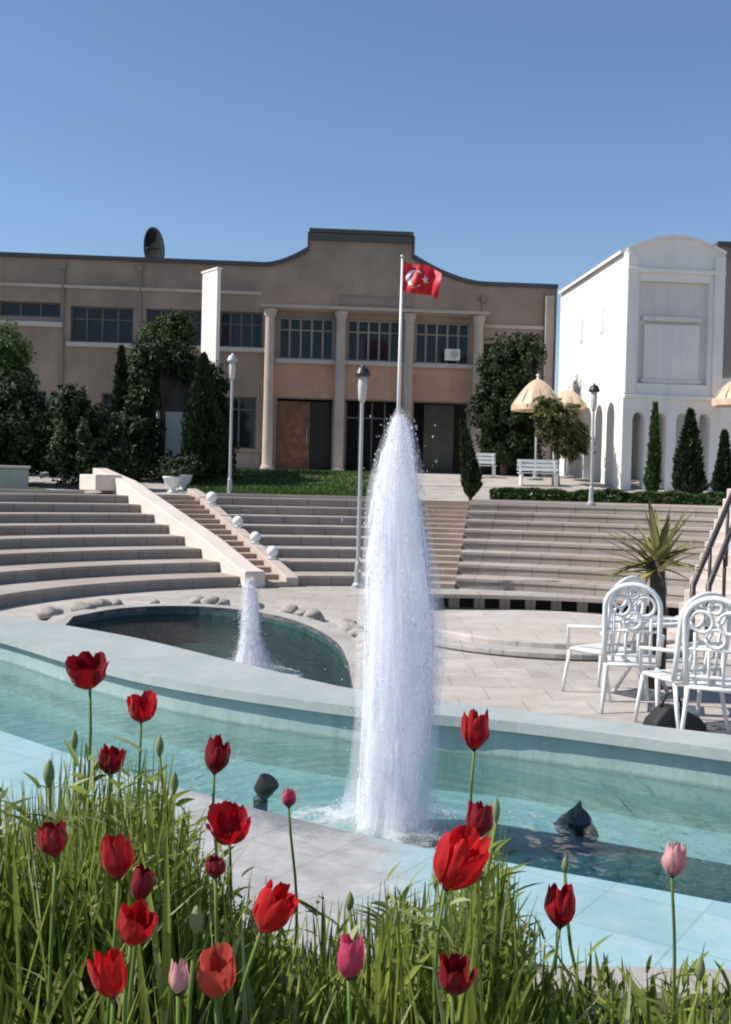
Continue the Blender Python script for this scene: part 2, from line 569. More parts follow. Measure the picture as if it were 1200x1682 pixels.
zw, zc = -.1, .2
def pl(pts, z): return [on(x, y, z).xy for x, y in pts]
def resample(pts, n):
    # Catmull-Rom through pts
    P = [pts[0] * 2 - pts[1]] + pts + [pts[-1] * 2 - pts[-2]]
    out = []
    for i in range(1, len(P) - 2):
        for k in range(n):
            u = k / n
            a, b, c, d = P[i - 1], P[i], P[i + 1], P[i + 2]
            out.append(.5 * ((2 * b) + (c - a) * u + (2 * a - 5 * b + 4 * c - d) * u * u + (3 * b - a - 3 * c + d) * u ** 3))
    out.append(P[-2]); return out
FO = resample(pl([(-130, 988), (0, 1010), (200, 1043), (400, 1090), (600, 1135), (900, 1172), (1200, 1207), (1500, 1240), (1900, 1290)], zc), 5)
FI = resample(pl([(-130, 1052), (0, 1085), (165, 1140), (325, 1178), (600, 1222), (850, 1248), (1200, 1300), (1500, 1350), (1900, 1420)], zw), 5)
NI = resample(pl([(-130, 1152), (0, 1200), (280, 1290), (600, 1372), (835, 1417), (1200, 1484), (1500, 1545), (1900, 1640)], zc), 5)
NO = []
for i, p in enumerate(NI):
    d = (NI[min(i + 1, len(NI) - 1)] - NI[max(i - 1, 0)]).normalized()
    NO.append(p + Vector((d.y, -d.x)) * -1 * (-1.45))
# rear basin outline
fo_part = [p for p in FO if -3.9 < p.x < -.15]
RB_near = []
for i, p in enumerate(fo_part):
    d = (fo_part[min(i + 1, len(fo_part) - 1)] - fo_part[max(i - 1, 0)]).normalized()
    RB_near.append(p + Vector((-d.y, d.x)) * .22)
RB_far = [Vector(q) for q in [(-.15, 11.8), (-.3, 13.2), (-.7, 14.7), (-1.3, 15.9), (-2.1, 16.6), (-2.9, 16.7), (-3.6, 16.2), (-4.0, 15.1)]]
RB_far = resample(RB_far, 4)
RB = RB_near + RB_far
BIG = [Vector(q) for q in [(-60, -40), (60, -40), (60, 60), (-60, 60)]]
outer_pool = list(FO) + list(reversed(NO))
pz = sheet([BIG, outer_pool, RB], 0, 'plaza', M['paving'])
props(pz, 'beige stone paved plaza around the pools', 'paving', kind='structure')

def strip(A, za, B, zb):
    n = min(len(A), len(B)); m = MB()
    m.add([(p.x, p.y, za) for p in A[:n]] + [(p.x, p.y, zb) for p in B[:n]], [(i, i + 1, n + i + 1, n + i) for i in range(n - 1)])
    return m
def merge(*ms):
    r = MB()
    for q in ms: r.add(q.v, q.f)
    return r

pool = thing('fountain_pool', 'long turquoise fountain pool running diagonally behind the flowers', 'pool', (0, 0, 0))
def band(A, B, z, lip):     # coping slab following two lines with a nosing of thickness lip on both sides
    n = min(len(A), len(B))
    return merge(strip(A, z, B, z), strip(A, z, A, z - lip), strip(B, z, B, z - lip))
# far coping: its inner line follows FI pushed over the wall by 5cm
def shift(L, k):
    out = []
    for i, p in enumerate(L):
        d = (L[min(i + 1, len(L) - 1)] - L[max(i - 1, 0)]).normalized()
        out.append(p + Vector((d.y, -d.x)) * k)
    return out
FIc = shift(FI, .06)
fixn(band(FO, FIc, zc, .08).build('far_coping', M['coping'], pool))
fixn(strip(FI, zc - .05, FI, -.42).build('inner_wall', M['pool_wall'], pool))
fixn(strip(FO, zc - .05, FO, -.05).build('outer_wall', M['coping'], pool))
NIc = shift(NI, -.0)
fixn(band(NI, NO, zc, .09).build('near_coping', M['ledge_blue'], pool))
fixn(merge(strip(shift(NI, .05), zc - .05, shift(NI, .05), -.42), strip(shift(NO, -.05), zc - .05, shift(NO, -.05), -.05)).build('near_wall', M['pool_wall'], pool))
n0 = len(FI); n1 = len(NI)
flo = list(shift(FI, -.02)) + list(reversed(shift(NI, .02)))
fl = sheet([flo], -.4, 'pool_floor', M['pool_floor']); fl.parent = pool
band_line = resample(pl([(640, 1340), (740, 1338), (825, 1347), (1010, 1378), (1200, 1412), (1500, 1470), (1850, 1560)], -.14), 4)
NIs = [p for p in shift(NI, .02) if p.x > band_line[0].x]
sp_loop = band_line + list(reversed(NIs))
sl_ = sheet([sp_loop], -.17, 'reflection_band', M['dark_reflection']); sl_.parent = pool  # added dark sheet standing in for a dark reflection on the water
fixn(strip(band_line, -.17, band_line, -.4).build('band_edge', M['dark_reflection'], pool))
# water
wt = sheet([flo], zw, 'water', M['water'])
props(wt, 'rippled turquoise water of the fountain pool', 'water', kind='structure')

rb = thing('rear_basin', 'dark teal basin behind the pale coping, below the curved seating', 'pool', (0, 0, 0))
q = sheet([RB], -.5, 'basin_floor', M['rear_floor']); q.parent = rb
cl = RB + [RB[0]]
fixn(strip(cl, 0.06, cl, -.5).build('basin_wall', M['rear_floor'], rb))
cl2 = shift(cl, .0)
cen = sum((p for p in RB), Vector((0, 0))) / len(RB)
far_loop = [RB_near[-1]] + RB_far + [RB_near[0]]
outl = [p + (p - cen).normalized() * .32 for p in far_loop]
fixn(band(far_loop, outl, .07, .07).build('basin_rim', M['paving_grey'], rb))
props(sheet([RB], -.06, 'water', M['rear_water']), 'dark rippled water of the rear basin', 'water', kind='structure')

# orchestra paving between theatre and pools
m = MB()
n = 60
vs = [(C.x + 6.3 * cos(R(-20 + 140 * k / n)), C.y + 6.3 * sin(R(-20 + 140 * k / n)), .012) for k in range(n + 1)]
pts = [Vector((x, y)) for x, y, z in vs]
orc = [p for p in pts if p.x > -1.0 or p.y > 18.5]
orc = [Vector((1.6, 13.2)), Vector((6.4, 12.0))] + [p for p in orc if p.x > .8]
q = sheet([orc], .012, 'stage_paving', M['seat_lip'] if False else M['paving_grey'])
props(q, 'pale grey paved stage floor in front of the seating', 'paving', kind='structure')
st = thing('stage_platform', 'low pinkish stone stage platform on the plaza right of the jet', 'stage', (2.55, 14.7, 0))
m = MB(); prof = [(1.75 * cos(2 * pi * k / 40) , 1.75 * sin(2 * pi * k / 40)) for k in range(40)]
m.prism([prof], .013, .16, lambda a, b, d: Vector((a, b, d)))
bevel(fixn(m.build('platform', M['stage'], st)), .02)
m = MB(); prof2 = [(2.05 * cos(2 * pi * k / 40), 2.1 * sin(2 * pi * k / 40)) for k in range(40)]
m.prism([prof2], .013, .085, lambda a, b, d: Vector((a, b, d)))
bevel(fixn(m.build('lower_step', M['paving_grey'], st)), .015)
# drain along the coping
dr = shift(FO, -.35); dr2 = shift(FO, -.5)
sel = [i for i, p in enumerate(FO) if .9 < p.x < 2.2]
m = MB()
for i in sel[:-1]:
    m.add([(dr[i].x, dr[i].y, .006), (dr[i + 1].x, dr[i + 1].y, .006), (dr2[i + 1].x, dr2[i + 1].y, .006), (dr2[i].x, dr2[i].y, .006)], [(0, 1, 2, 3)])
props(m.build('dark_stripe', M['dark_metal']), 'dark drain in the paving behind the far coping', 'stripe')  # plain dark strip laid into the paving behind the coping

# ------------------------------------------------------------------ theatre
th = thing('amphitheatre', 'curved stone amphitheatre seating rising from the plaza to the lawn', 'amphitheatre', C)
dr_ = (RO - RI) / NROW
def P(r, a, z): return Vector((r * cos(R(a)), r * sin(R(a)), z))
def sector(m, r0, r1, a0, a1, z0, z1, n):
    vs = []
    for k in range(n + 1):
        a = a0 + (a1 - a0) * k / n
        vs += [P(r0, a, z0), P(r0, a, z1), P(r1, a, z1), P(r1, a, z0)]
    fs = []
    for k in range(n):
        b = k * 4
        for (i, j) in ((0, 1), (1, 2), (2, 3)):
            fs.append((b + i, b + j, b + 4 + j, b + 4 + i))
    fs += [(0, 3, 2, 1), (n * 4, n * 4 + 1, n * 4 + 2, n * 4 + 3)]
    m.add(vs, fs)
A_L, A_S0, A_S1, A_M1, A_M0, A_R = 173, 117.6, 112.0, 88.0, 83.0, 22
for (a0, a1) in ((A_S0, A_L), (A_M1, A_S1), (A_R, A_M0)):
    nn = max(6, int(abs(a1 - a0) / 2))
    for k in range(NROW):
        r0 = RI + dr_ * k
        m = MB(); sector(m, r0 + .02, r0 + dr_ + .08, a0, a1, 0 if k == 0 else k * RISE - .03, (k + 1) * RISE - .06, nn)
        tier = fixn(m.build('seating_tier', M['seat'], th))
        m = MB(); sector(m, r0, r0 + dr_ + .03, a0 + .05, a1 - .05, (k + 1) * RISE - .057, (k + 1) * RISE, nn)
        fixn(m.build('seat_slab', M['seat_lip'], tier))
def aisle(a0, a1, mat):
    m = MB(); ns = NROW * 2
    for k in range(ns):
        r0 = RI - .15 + (RO - RI + .15) * k / ns
        sector(m, r0, r0 + (RO - RI) / ns + .1, a0 + .03, a1 - .03, 0 if k == 0 else k * RISE / 2 - .02, (k + 1) * RISE / 2 - .003, 3)
    return fixn(m.build('aisle_stairs', mat, th))
aisle(A_S1, A_S0, M['step'])
aisle(A_M0, A_M1, M['step'])
# left stair parapet: sloping pinkish stone band with a broad head
m = MB()
def para(a, wdt, rr):
    vs = []
    for (r, z) in rr:
        c = P(r, a, 0); tdir = Vector((-sin(R(a)), cos(R(a)), 0))
        for sgn in (-1, 1):
            p = c + tdir * sgn * wdt / 2
            vs += [p + Vector((0, 0, z)), Vector((p.x, p.y, max(z - .55, 0)))]
    fs = []
    for k in range(len(rr) - 1):
        b = k * 4
        fs += [(b, b + 4, b + 6, b + 2), (b, b + 1, b + 5, b + 4), (b + 2, b + 6, b + 7, b + 3), (b + 1, b + 3, b + 7, b + 5)]
    b = (len(rr) - 1) * 4
    fs += [(0, 2, 3, 1), (b, b + 1, b + 3, b + 2)]
    m.add(vs, fs)
para(118.6, .42, [(RI - .25, .32), (RI + .15, .36), (RI + 2, .80), (RO - .3, 1.98), (RO + .6, 2.08), (RO + 2.4, 2.3)])
bevel(fixn(m.build('stair_parapet', M['parapet'], th)), .03)
m = MB(); m.box(P(RO + .9, 120.0, 1.9), (1.5, .7, .42), Matrix.Rotation(R(120), 3, 'Z'))
bevel(fixn(m.build('parapet_head', M['parapet'], th)), .03)
m = MB(); para(111.4, .26, [(RI - .1, .18), (RI + .3, .26), (RO - .3, 1.72), (RO + .5, 1.8)])
bevel(fixn(m.build('stair_kerb', M['trim'], th)), .02)

# white stone balls on the stair kerb
def kerbz(r): return .26 + (r - RI - .3) * (1.46 / (RO - RI - .6))
balls = [(7.9, .12), (9.2, .115), (10.7, .12), (13.3, .14)]
whichb = ['lowest white stone ball on the stair kerb, nearest the small jet', 'second white stone ball up the stair kerb from the small jet',
          'third white stone ball up the stair kerb from the small jet', 'white stone ball highest on the stair kerb, below the dark conifer']
for (r, s), lb in zip(balls, whichb):
    p = C + P(r, 111.4, kerbz(r) - .01)
    b = thing('stone_ball', lb, 'ornament', p, 0, 'white stone balls on the stair kerb')
    m = MB(); prof = [(s * .55, 0), (s * .6, .04), (s * .4, .06)] + [(max(s * cos(-1.1 + k * .268), .004), .05 + s * .85 + s * sin(-1.1 + k * .268)) for k in range(11)]
    m.lathe(prof, 20); fixn(m.build('ball', M['white_paint'], b, True))
    m = MB(); m.box((0, 0, .015), (s * 1.5, s * 1.5, .03)); m.build('plinth', M['white_paint'], b)

# curved low bench with dark gaps in front of the right seating
bn = thing('curved_bench', 'long curved stone bench with dark gaps below the right seating', 'bench', (2.1, 11.9, 0))
m = MB(); sector(m, 5.75, 6.25, 58, 103, .20, .265, 24); bevel(fixn(m.build('bench_seat', M['seat_lip'], bn)), .012)
for a in range(60, 103, 4):
    m = MB(); sector(m, 5.92, 6.1, a - .8, a + .8, 0.01, .198, 2); fixn(m.build('bench_leg', M['seat'], bn))
m = MB(); sector(m, 6.13, 6.2, 58.4, 102.6, .012, .196, 24); fixn(m.build('back_panel', M['dark_in'], bn))  # near-black sheet: shade of the bench gaps put into the colour

# terrace (polar sheet rising gently to the building)
def tz(x, y):
    s = min(max((y - 30.0) / 13.0, 0), 1)
    return ZT + .02 + s * s * (3 - 2 * s) * .92
m = MB()
rings = [RO + .02, 15.6, 16.5, 18, 20, 22, 24, 26, 28, 30, 33, 40, 60, 120, 300]
na = 110
vs = []; fs = []
for r in rings:
    for k in range(na + 1):
        a = 8 + 164 * k / na if r < 400 else 0
        p = C + P(r, a, 0); vs.append((p.x, p.y, tz(p.x, p.y)))
for i in range(len(rings) - 1):
    for k in range(na):
        b = i * (na + 1) + k
        fs.append((b, b + 1, b + na + 2, b + na + 1))
m.add(vs, fs)
props(fixn(m.build('terrace', M['paving'], None)), 'paved upper terrace between the seating and the buildings', 'terrace', kind='structure')
m = MB()
for k in range(2):
    pass
def apoly(r0, r1, a0, a1, dz, name, mat, nr=10, n=40):
    m = MB(); vs = []; fs = []
    for i in range(nr + 1):
        for k in range(n + 1):
            p = C + P(r0 + (r1 - r0) * i / nr, a0 + (a1 - a0) * k / n, 0)
            vs.append((p.x, p.y, tz(p.x, p.y) + dz))
    for i in range(nr):
        for k in range(n):
            b = i * (n + 1) + k; fs.append((b, b + 1, b + n + 2, b + n + 1))
    m.add(vs, fs); o = m.build(name, mat)
    return o
props(apoly(RO + .55, 27.2, 89.5, 110, .03, 'lawn', M['lawn']), 'green lawn sloping up to the columned building', 'lawn', kind='structure')
props(apoly(RO + .8, 26, 122, 165, .03, 'lawn', M['lawn']), 'shaded lawn under the dark conifers', 'lawn', kind='structure')
props(apoly(RO + .7, 18.0, 45, 81, .03, 'lawn', M['lawn']), 'narrow lawn strip behind the hedge', 'lawn', kind='structure')
# grass blades on lawns' visible rim
def grass(name, r0, r1, a0, a1, n, label):
    m = MB()
    for i in range(n):
        r = r0 + (r1 - r0) * random.random() ** 1.4; a = random.uniform(a0, a1)
        p = C + P(r, a, 0); z = tz(p.x, p.y) + .02
        h = random.uniform(.05, .13); an = random.random() * 6.28; w = .018
        dx, dy = cos(an) * w, sin(an) * w; lx, ly = random.uniform(-.05, .05), random.uniform(-.05, .05)
        m.add([(p.x - dx, p.y - dy, z), (p.x + dx, p.y + dy, z), (p.x + lx, p.y + ly, z + h)], [(0, 1, 2)])
    props(m.build(name, M['lf_hedge']), label, 'grass', kind='stuff')
grass('grass', RO + .55, 26, 89.5, 110, 16000, 'short grass blades covering the lawn below the columns')

# terrace kerb
m = MB(); sector(m, RO + .03, RO + .4, A_R, A_M0 - .2, ZT - .1, ZT + .09, 40)
sector(m, RO + .03, RO + .4, A_M1 + .2, A_S1 - 1.2, ZT - .1, ZT + .09, 20); sector(m, RO + .03, RO + .4, 122.5, A_L, ZT - .1, ZT + .09, 40)
kb = fixn(m.build('kerb', M['trim'])); kb.location = C
props(kb, 'stone kerb along the top of the seating', 'kerb', kind='structure')


# ------------------------------------------------------------------ vegetation
def leaves(m, c, rad, n, size, ex=1.0, seed=0, flat=.8, hollow=.35):
    """leaf faces filling an uneven ellipsoid volume"""
    c = Vector(c); rng = random.Random(seed)
    k = 0; tries = 0
    while k < n and tries < n * 8:
        tries += 1
        d = Vector((rng.gauss(0, 1), rng.gauss(0, 1), rng.gauss(0, 1)))
        if d.length < 1e-3: continue
        d.normalize()
        rr = hollow + (1 - hollow) * rng.random() ** .6
        bumpy = 1 + .5 * noise.noise(d * 2.1 + Vector((seed * 3.1, 0, 0))) + .22 * noise.noise(d * 5.3 + Vector((0, seed * 1.7, 0)))
        p = Vector((d.x * rad[0], d.y * rad[1], d.z * rad[2])) * rr * bumpy
        if noise.noise((p + c) * (1.5 / max(rad)) * 1.8 + Vector((seed, 7, 3))) < -.12: continue
        s = size * rng.uniform(.6, 1.3)
        nrm = (d + Vector((rng.gauss(0, .6), rng.gauss(0, .6), rng.gauss(0, .6) + .3))).normalized()
        a = nrm.orthogonal().normalized(); a = Matrix.Rotation(rng.random() * 6.28, 3, nrm) @ a
        b = nrm.cross(a)
        q = p + c
        m.add([q - a * s, q + b * s * .45, q + a * s, q - b * s * .45 + nrm * s * .2], [(0, 1, 2, 3)])
        k += 1


def tree(name, label, cat, base, blobs, mat, n, size, trunk_r=.12, trunk_top=None, group=None, lean=(0, 0), seed=1):
    """blobs: list of (dx,dy,dz,rx,ry,rz) relative to base"""
    t_ = thing(name, label, cat, base, 0, group)
    top = trunk_top or max(b[2] for b in blobs)
    m = MB()
    path = [Vector((lean[0] * s * s + .05 * sin(s * 5 + seed), lean[1] * s + .04 * cos(s * 4 + seed), -.1 + (top + .1) * s)) for s in [k / 8 for k in range(9)]]
    m.tube(path, [trunk_r * (1.25 - .9 * k / 8) for k in range(9)], 9)
    rng = random.Random(seed)
    for b in blobs:
        st_ = path[3 + rng.randrange(3)]
        e = Vector(b[:3]); mid = (st_ + e) / 2 + Vector((rng.uniform(-.1, .1), 0, -.12))
        m.tube([st_, mid, e], [trunk_r * .5, trunk_r * .32, trunk_r * .12], 6)
        for k in range(3):
            d = Vector((rng.uniform(-1, 1) * b[3], rng.uniform(-1, 1) * b[4], rng.uniform(-.3, 1) * b[5])) * .7
            m.tube([mid, mid.lerp(e + d, .6) + Vector((0, 0, .05)), e + d], [trunk_r * .22, trunk_r * .14, trunk_r * .05], 5)
    m.build('trunk', M['bark'], t_, True)
    m = MB()
    tot = sum(b[3] * b[5] for b in blobs)
    for i, b in enumerate(blobs):
        leaves(m, b[:3], b[3:], int(n * b[3] * b[5] / tot), size, seed=seed * 10 + i)
    m.build('crown', mat, t_)
    return t_


def conifer(name, label, base, h, r, mat, n, size, group=None, lean=(0, 0), seed=1, shape=1.0):
    t_ = thing(name, label, 'tree', base, 0, group)
    rng = random.Random(seed)
    m = MB(); path = [Vector((lean[0] * s * s, lean[1] * s, -.1 + (h * .97) * s)) for s in [k / 8 for k in range(9)]]
    m.tube(path, [.02 + r * .14 * (1 - k / 8) for k in range(9)], 8)
    for k in range(40):
        s = .12 + .8 * k / 40; an = k * 2.4; c = Vector((lean[0] * s * s, lean[1] * s, h * s)); L = r * .8 * (1 - s) ** .8 + .05
        m.tube([c, c + Vector((cos(an) * L, sin(an) * L, L * .5))], [.03, .008], 4)
    m.build('trunk', M['bark'], t_, True)
    m = MB(); k = 0
    while k < n:
        s = rng.random() ** 1.15
        w = r * (min(1, s / .16) ** .7) * max(1 - s, 0) ** (.75 * shape) * 1.12
        an = rng.random() * 6.28
        bumpy = 1 + .45 * noise.noise(Vector((cos(an) * 1.7, sin(an) * 1.7, s * h * 1.1 + seed))) + .2 * noise.noise(Vector((cos(an) * 4, sin(an) * 4, s * h * 3 + seed)))
        rr = w * bumpy * (1 - .75 * rng.random() ** 2.2)
        p = Vector((lean[0] * s * s + cos(an) * rr, lean[1] * s + sin(an) * rr, .1 + s * (h - .1)))
        sz = size * rng.uniform(.6, 1.3)
        up = Vector((cos(an) * .6, sin(an) * .6, 1) ) + Vector((rng.gauss(0, .4), rng.gauss(0, .4), rng.gauss(0, .3))); up.normalize()
        b = up.orthogonal().normalized(); b = Matrix.Rotation(rng.random() * 6.28, 3, up) @ b
        m.add([p - up * sz * .3, p + b * sz * .3, p + up * sz, p - b * sz * .3], [(0, 1, 2, 3)])
        k += 1
    m.build('crown', mat, t_)
    return t_


def gpos(px, Y):
    p = at(px, 800, Y); return Vector((p.x, Y, tz(p.x, Y)))


TG = 'trees on the terrace'
# left dark group
tree('evergreen_tree', 'broad dark evergreen at the left edge above the seating', 'tree', gpos(40, 33), [(0, 0, 1.7, 1.5, 1.3, 1.2), (.9, .1, 1.1, 1.2, 1.1, .9), (-1.0, 0, 1.2, 1.3, 1.2, 1.0), (-.3, -.2, 2.7, .7, .8, .65)], M['lf_dark'], 19000, .085, seed=3, group=TG)
tree('evergreen_tree', 'low dark bushy evergreen just left of the pinkish stair parapet', 'tree', gpos(140, 32), [(0, 0, 1.3, 1.15, 1.0, 1.2), (.6, 0, .7, .8, .8, .7), (-.5, 0, 2.2, .6, .6, .9)], M['lf_dark'], 15000, .08, seed=4, group=TG)
tree('leafy_tree', 'light green leafy tree cut by the left edge of the picture', 'tree', gpos(-8, 36.5), [(0, 0, 4.0, 1.1, 1.0, 1.0), (.5, 0, 3.0, .8, .8, .8), (-.8, 0, 3.1, 1.0, .9, .9)], M['lf_light'], 10000, .085, seed=5, group=TG)
tree('leafy_tree', 'green leafy tree between the cream pylon and the dark evergreens', 'tree', gpos(266, 39), [(0, 0, 4.4, 1.05, 1.0, 1.0), (-.65, 0, 3.5, .85, .8, .9), (.35, .2, 5.1, .7, .7, .6), (-.75, .1, 2.2, .65, .7, .9)], M['lf_mid'], 17000, .08, seed=6, group=TG)
conifer('conifer', 'dark cone shaped conifer in front of the cream pylon', gpos(330, 35), 4.1, .8, M['lf_dark'], 12000, .12, TG, seed=7)
conifer('conifer', 'slim dark conifer by the grey wall left of the green leafy tree', gpos(195, 37), 4.3, .45, M['lf_dark'], 4000, .15, TG, seed=8)
tree('evergreen_tree', 'dark evergreen hiding the left side of the white kiosk', 'tree', gpos(222, 35.5), [(0, 0, 1.7, .8, .8, .8), (.1, 0, .8, .9, .8, .7), (.2, 0, 2.6, .5, .5, .5)], M['lf_dark'], 7000, .085, seed=15, group=TG)
tree('leafy_tree', 'small mid green tree with its crown over the kiosk roof', 'tree', gpos(262, 36.0), [(.05, 0, 4.0, .85, .6, .6), (-.55, 0, 3.2, .5, .5, .8), (.75, 0, 3.7, .5, .5, .5)], M['lf_dark'], 8000, .075, seed=18, group=TG)
tree('shrub', 'low dark shrub in front of the white kiosk', 'shrub', gpos(286, 34.2), [(0, 0, .55, .6, .5, .42), (.5, 0, .5, .5, .5, .45)], M['lf_dark'], 3500, .06, seed=16)
tree('evergreen_tree', 'dark evergreen between the cream pylon and the pale grey lamp post', 'tree', gpos(352, 36.5), [(0, 0, 1.9, .6, .6, 1.1), (-.1, 0, 3.1, .5, .5, .8), (.1, 0, .8, .65, .6, .7)], M['lf_dark'], 6000, .085, seed=17, group=TG)
# right group
tree('shade_tree', 'large dark shade tree against the right end of the columned building', 'tree', gpos(826, 42), [(0, 0, 4.0, 1.2, 1.1, 1.3), (.5, -.2, 2.6, 1.1, 1.0, 1.1), (-.55, 0, 2.4, .8, .9, 1.2), (.2, 0, 1.2, 1.3, 1.0, .9), (.75, 0, 4.8, .7, .7, .7)], M['lf_dark'], 21000, .085, seed=9, group=TG)
tree('olive_tree', 'olive green tree in front of the beige parasol', 'tree', gpos(914, 37.5), [(0, 0, 2.1, .8, .8, .75), (.45, -.1, 1.5, .6, .6, .65), (-.4, -.1, 2.5, .55, .5, .5)], M['lf_olive'], 11000, .075, seed=10, group=TG)
conifer('conifer', 'narrow leaning dark conifer beside the central aisle', gpos(773, 30.9), 2.2, .27, M['lf_dark'], 3200, .12, TG, lean=(-.3, 0), seed=11)
conifer('conifer', 'thin pale stemmed cypress before the white hall\'s front piers', gpos(1072, 33), 2.9, .22, M['lf_hedge'], 2600, .12, TG, seed=12)
conifer('conifer', 'stout dark cypress before the white hall\'s right half', gpos(1130, 32), 2.7, .48, M['lf_dark'], 5200, .13, TG, seed=13)
conifer('conifer', 'small dark cypress at the right edge beside the white hall', gpos(1187, 33.5), 2.1, .3, M['lf_dark'], 3200, .13, TG, seed=14)
# hedge
hd = thing('hedge', 'clipped dark green hedge along the top of the right seating', 'hedge', C)
m = MB(); rng = random.Random(5)
for k in range(14000):
    a = rng.uniform(44, 81); u = rng.random(); hh = .38 + .1 * noise.noise(Vector((a * .5, 0, 0)))
    face = rng.random()
    if face < .45: r, z = RO + .45 + rng.random() ** 3 * .2, hh * u
    elif face < .85: r, z = RO + .45 + .6 * u, hh - rng.random() ** 3 * .12
    else: r, z = RO + 1.05 - rng.random() ** 3 * .2, hh * u
    r += .05 * noise.noise(Vector((a * 1.7, z * 4, 1)))
    p = P(r, a, ZT + .02 + z)
    d = Vector((rng.gauss(0, 1), rng.gauss(0, 1), rng.gauss(0, 1))).normalized(); b = d.orthogonal()
    s = rng.uniform(.03, .065)
    m.add([p - d * s, p + b * s * .5, p + d * s, p - b * s * .5], [(0, 1, 2, 3)])
m.build('foliage', M['lf_hedge'], hd)
m = MB(); sector(m, RO + .58, RO + .92, 44.4, 80.6, ZT, ZT + .24, 30); m.build('branches', M['bark'], hd)

# yucca
yp = on(1086, 1000, 0) if False else at(1078, 985, 11.0)
yu = thing('yucca', 'spiky olive yellow yucca behind the white chairs', 'plant', (yp.x, yp.y, 0))
m = MB(); m.tube([(0, 0, 0), (.02, 0, .6), (0, 0, 1.28)], [.11, .09, .07], 12); m.build('trunk', M['bark'], yu, True)
rng = random.Random(21)
m = MB()
for k in range(64):
    an = rng.random() * 6.28; el = rng.uniform(-.25, 1.45); L = rng.uniform(.5, .9)
    d = Vector((cos(an) * cos(el), sin(an) * cos(el), sin(el))); side = d.cross(Vector((0, 0, 1))).normalized() if abs(d.z) < .99 else Vector((1, 0, 0))
    up = side.cross(d); o_ = Vector((0, 0, 1.22 + rng.uniform(-.1, .08)))
    prev = None; vs = []
    for s in range(6):
        u = s / 5; w = .042 * (1 - u) ** .7 * (1 if s else .6) + .001
        c = o_ + d * L * u - Vector((0, 0, 1)) * .18 * u * u * L
        vs += [c - side * w + up * w * .4, c, c + side * w + up * w * .4]
    fs = []
    for s in range(5):
        b = s * 3; fs += [(b, b + 1, b + 4, b + 3), (b + 1, b + 2, b + 5, b + 4)]
    m.add(vs, fs)
m.build('leaves', M['yucca'], yu)

# ------------------------------------------------------------------ main building (local: u along facade, w up, depth back)
BASE = at(587, 771, 45)
mb = thing('civic_building', 'long brown two storey building with curved stepped gable and columns', 'building', (BASE.x, 45, 2.5), R(-4) * -1)
def fr(d_off=0): return lambda a, b, d: Vector((a, d + d_off, b))
W_L, W_R = 8.3, 7.85
UL, UR = -24.0, 8.1
def gable():
    pts = [(UL, 0), (UR, 0), (UR, W_R), (5.0, W_R)]
    for k in range(1, 9):
        u = k / 8; pts.append((5.0 - 2.95 * u, W_R + 1.0 * (u ** 1.7)))
    pts += [(2.05, 9.75), (-2.2, 9.75), (-2.2, 9.0)]
    for k in range(1, 9):
        u = 1 - k / 8; pts.append((-4.0 + 1.8 * u, W_L + .7 * (u ** 1.7)))
    pts += [(UL, W_L)]
    return pts
outline = gable()
holes = []
wins = []   # (u0,u1,w0,w1,nmullion, kind)
for (a, b) in ((-3.35, -1.1), (-.55, 1.65), (2.25, 4.5)):
    wins.append((a, b, 4.6, 6.3, 5))
for (a, b) in ((-5.75, -4.0), (-8.7, -6.4), (-11.7, -9.2)):
    wins.append((a, b, 5.0, 6.45, 4))
wins.append((-14.5, -12.1, 5.95, 6.55, 3))
for a in (-17.6, -20.6, -23.4): wins.append((a, a + 2.3, 5.0, 6.45, 4))
for (a, b) in ((-5.6, -4.2), (-8.5, -6.9), (-10.4, -9.5), (-11.9, -11.1), (-14.2, -12.6), (-17.4, -15.6)):
    wins.append((a, b, .9, 3.0, 2))
for (a, b, c, d, n_) in wins: holes.append([(a, c), (b, c), (b, d), (a, d)])
doors = [(-3.35, -1.1), (-.55, 1.65), (2.25, 4.5)]
for (a, b) in doors: holes.append([(a, .06), (b, .06), (b, 3.0), (a, 3.0)])
holes.append([(5.1, .06), (7.4, .06), (7.4, 5.5), (5.1, 5.5)])
m = MB(); m.prism([outline] + holes, 0, .4, fr())
fixn(m.build('facade', M['brown_wall'], mb))
# darker/pinker spandrels, set proud
m = MB()
for (a, b) in doors: m.box(((a + b) / 2, -.02, 3.8), (b - a + .3, .04 - .006, 1.5))
m.build('spandrel_panel', M['pink_wall'], mb)
# body behind
m = MB()
m.box(((UL + UR) / 2, 7.4, 4.05 - .15), (UR - UL, .3, 7.7))
for u in (UL + .2, UR - .2): m.box((u, 3.85, 3.9), (.39, 6.8, 7.7))
m.build('rear_walls', M['grey_wall'], mb)
m = MB(); m.box(((UL + UR) / 2, 3.9, 7.72), (UR - UL - .1, 6.95, .2)); m.build('roof', M['cap'], mb)
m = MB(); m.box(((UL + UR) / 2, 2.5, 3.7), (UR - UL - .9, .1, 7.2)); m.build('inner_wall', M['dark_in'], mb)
m = MB(); m.box(((UL + UR) / 2, 1.45, 3.9), (UR - UL - .9, 1.9, .15)); m.build('upper_floor', M['dark_in'], mb)
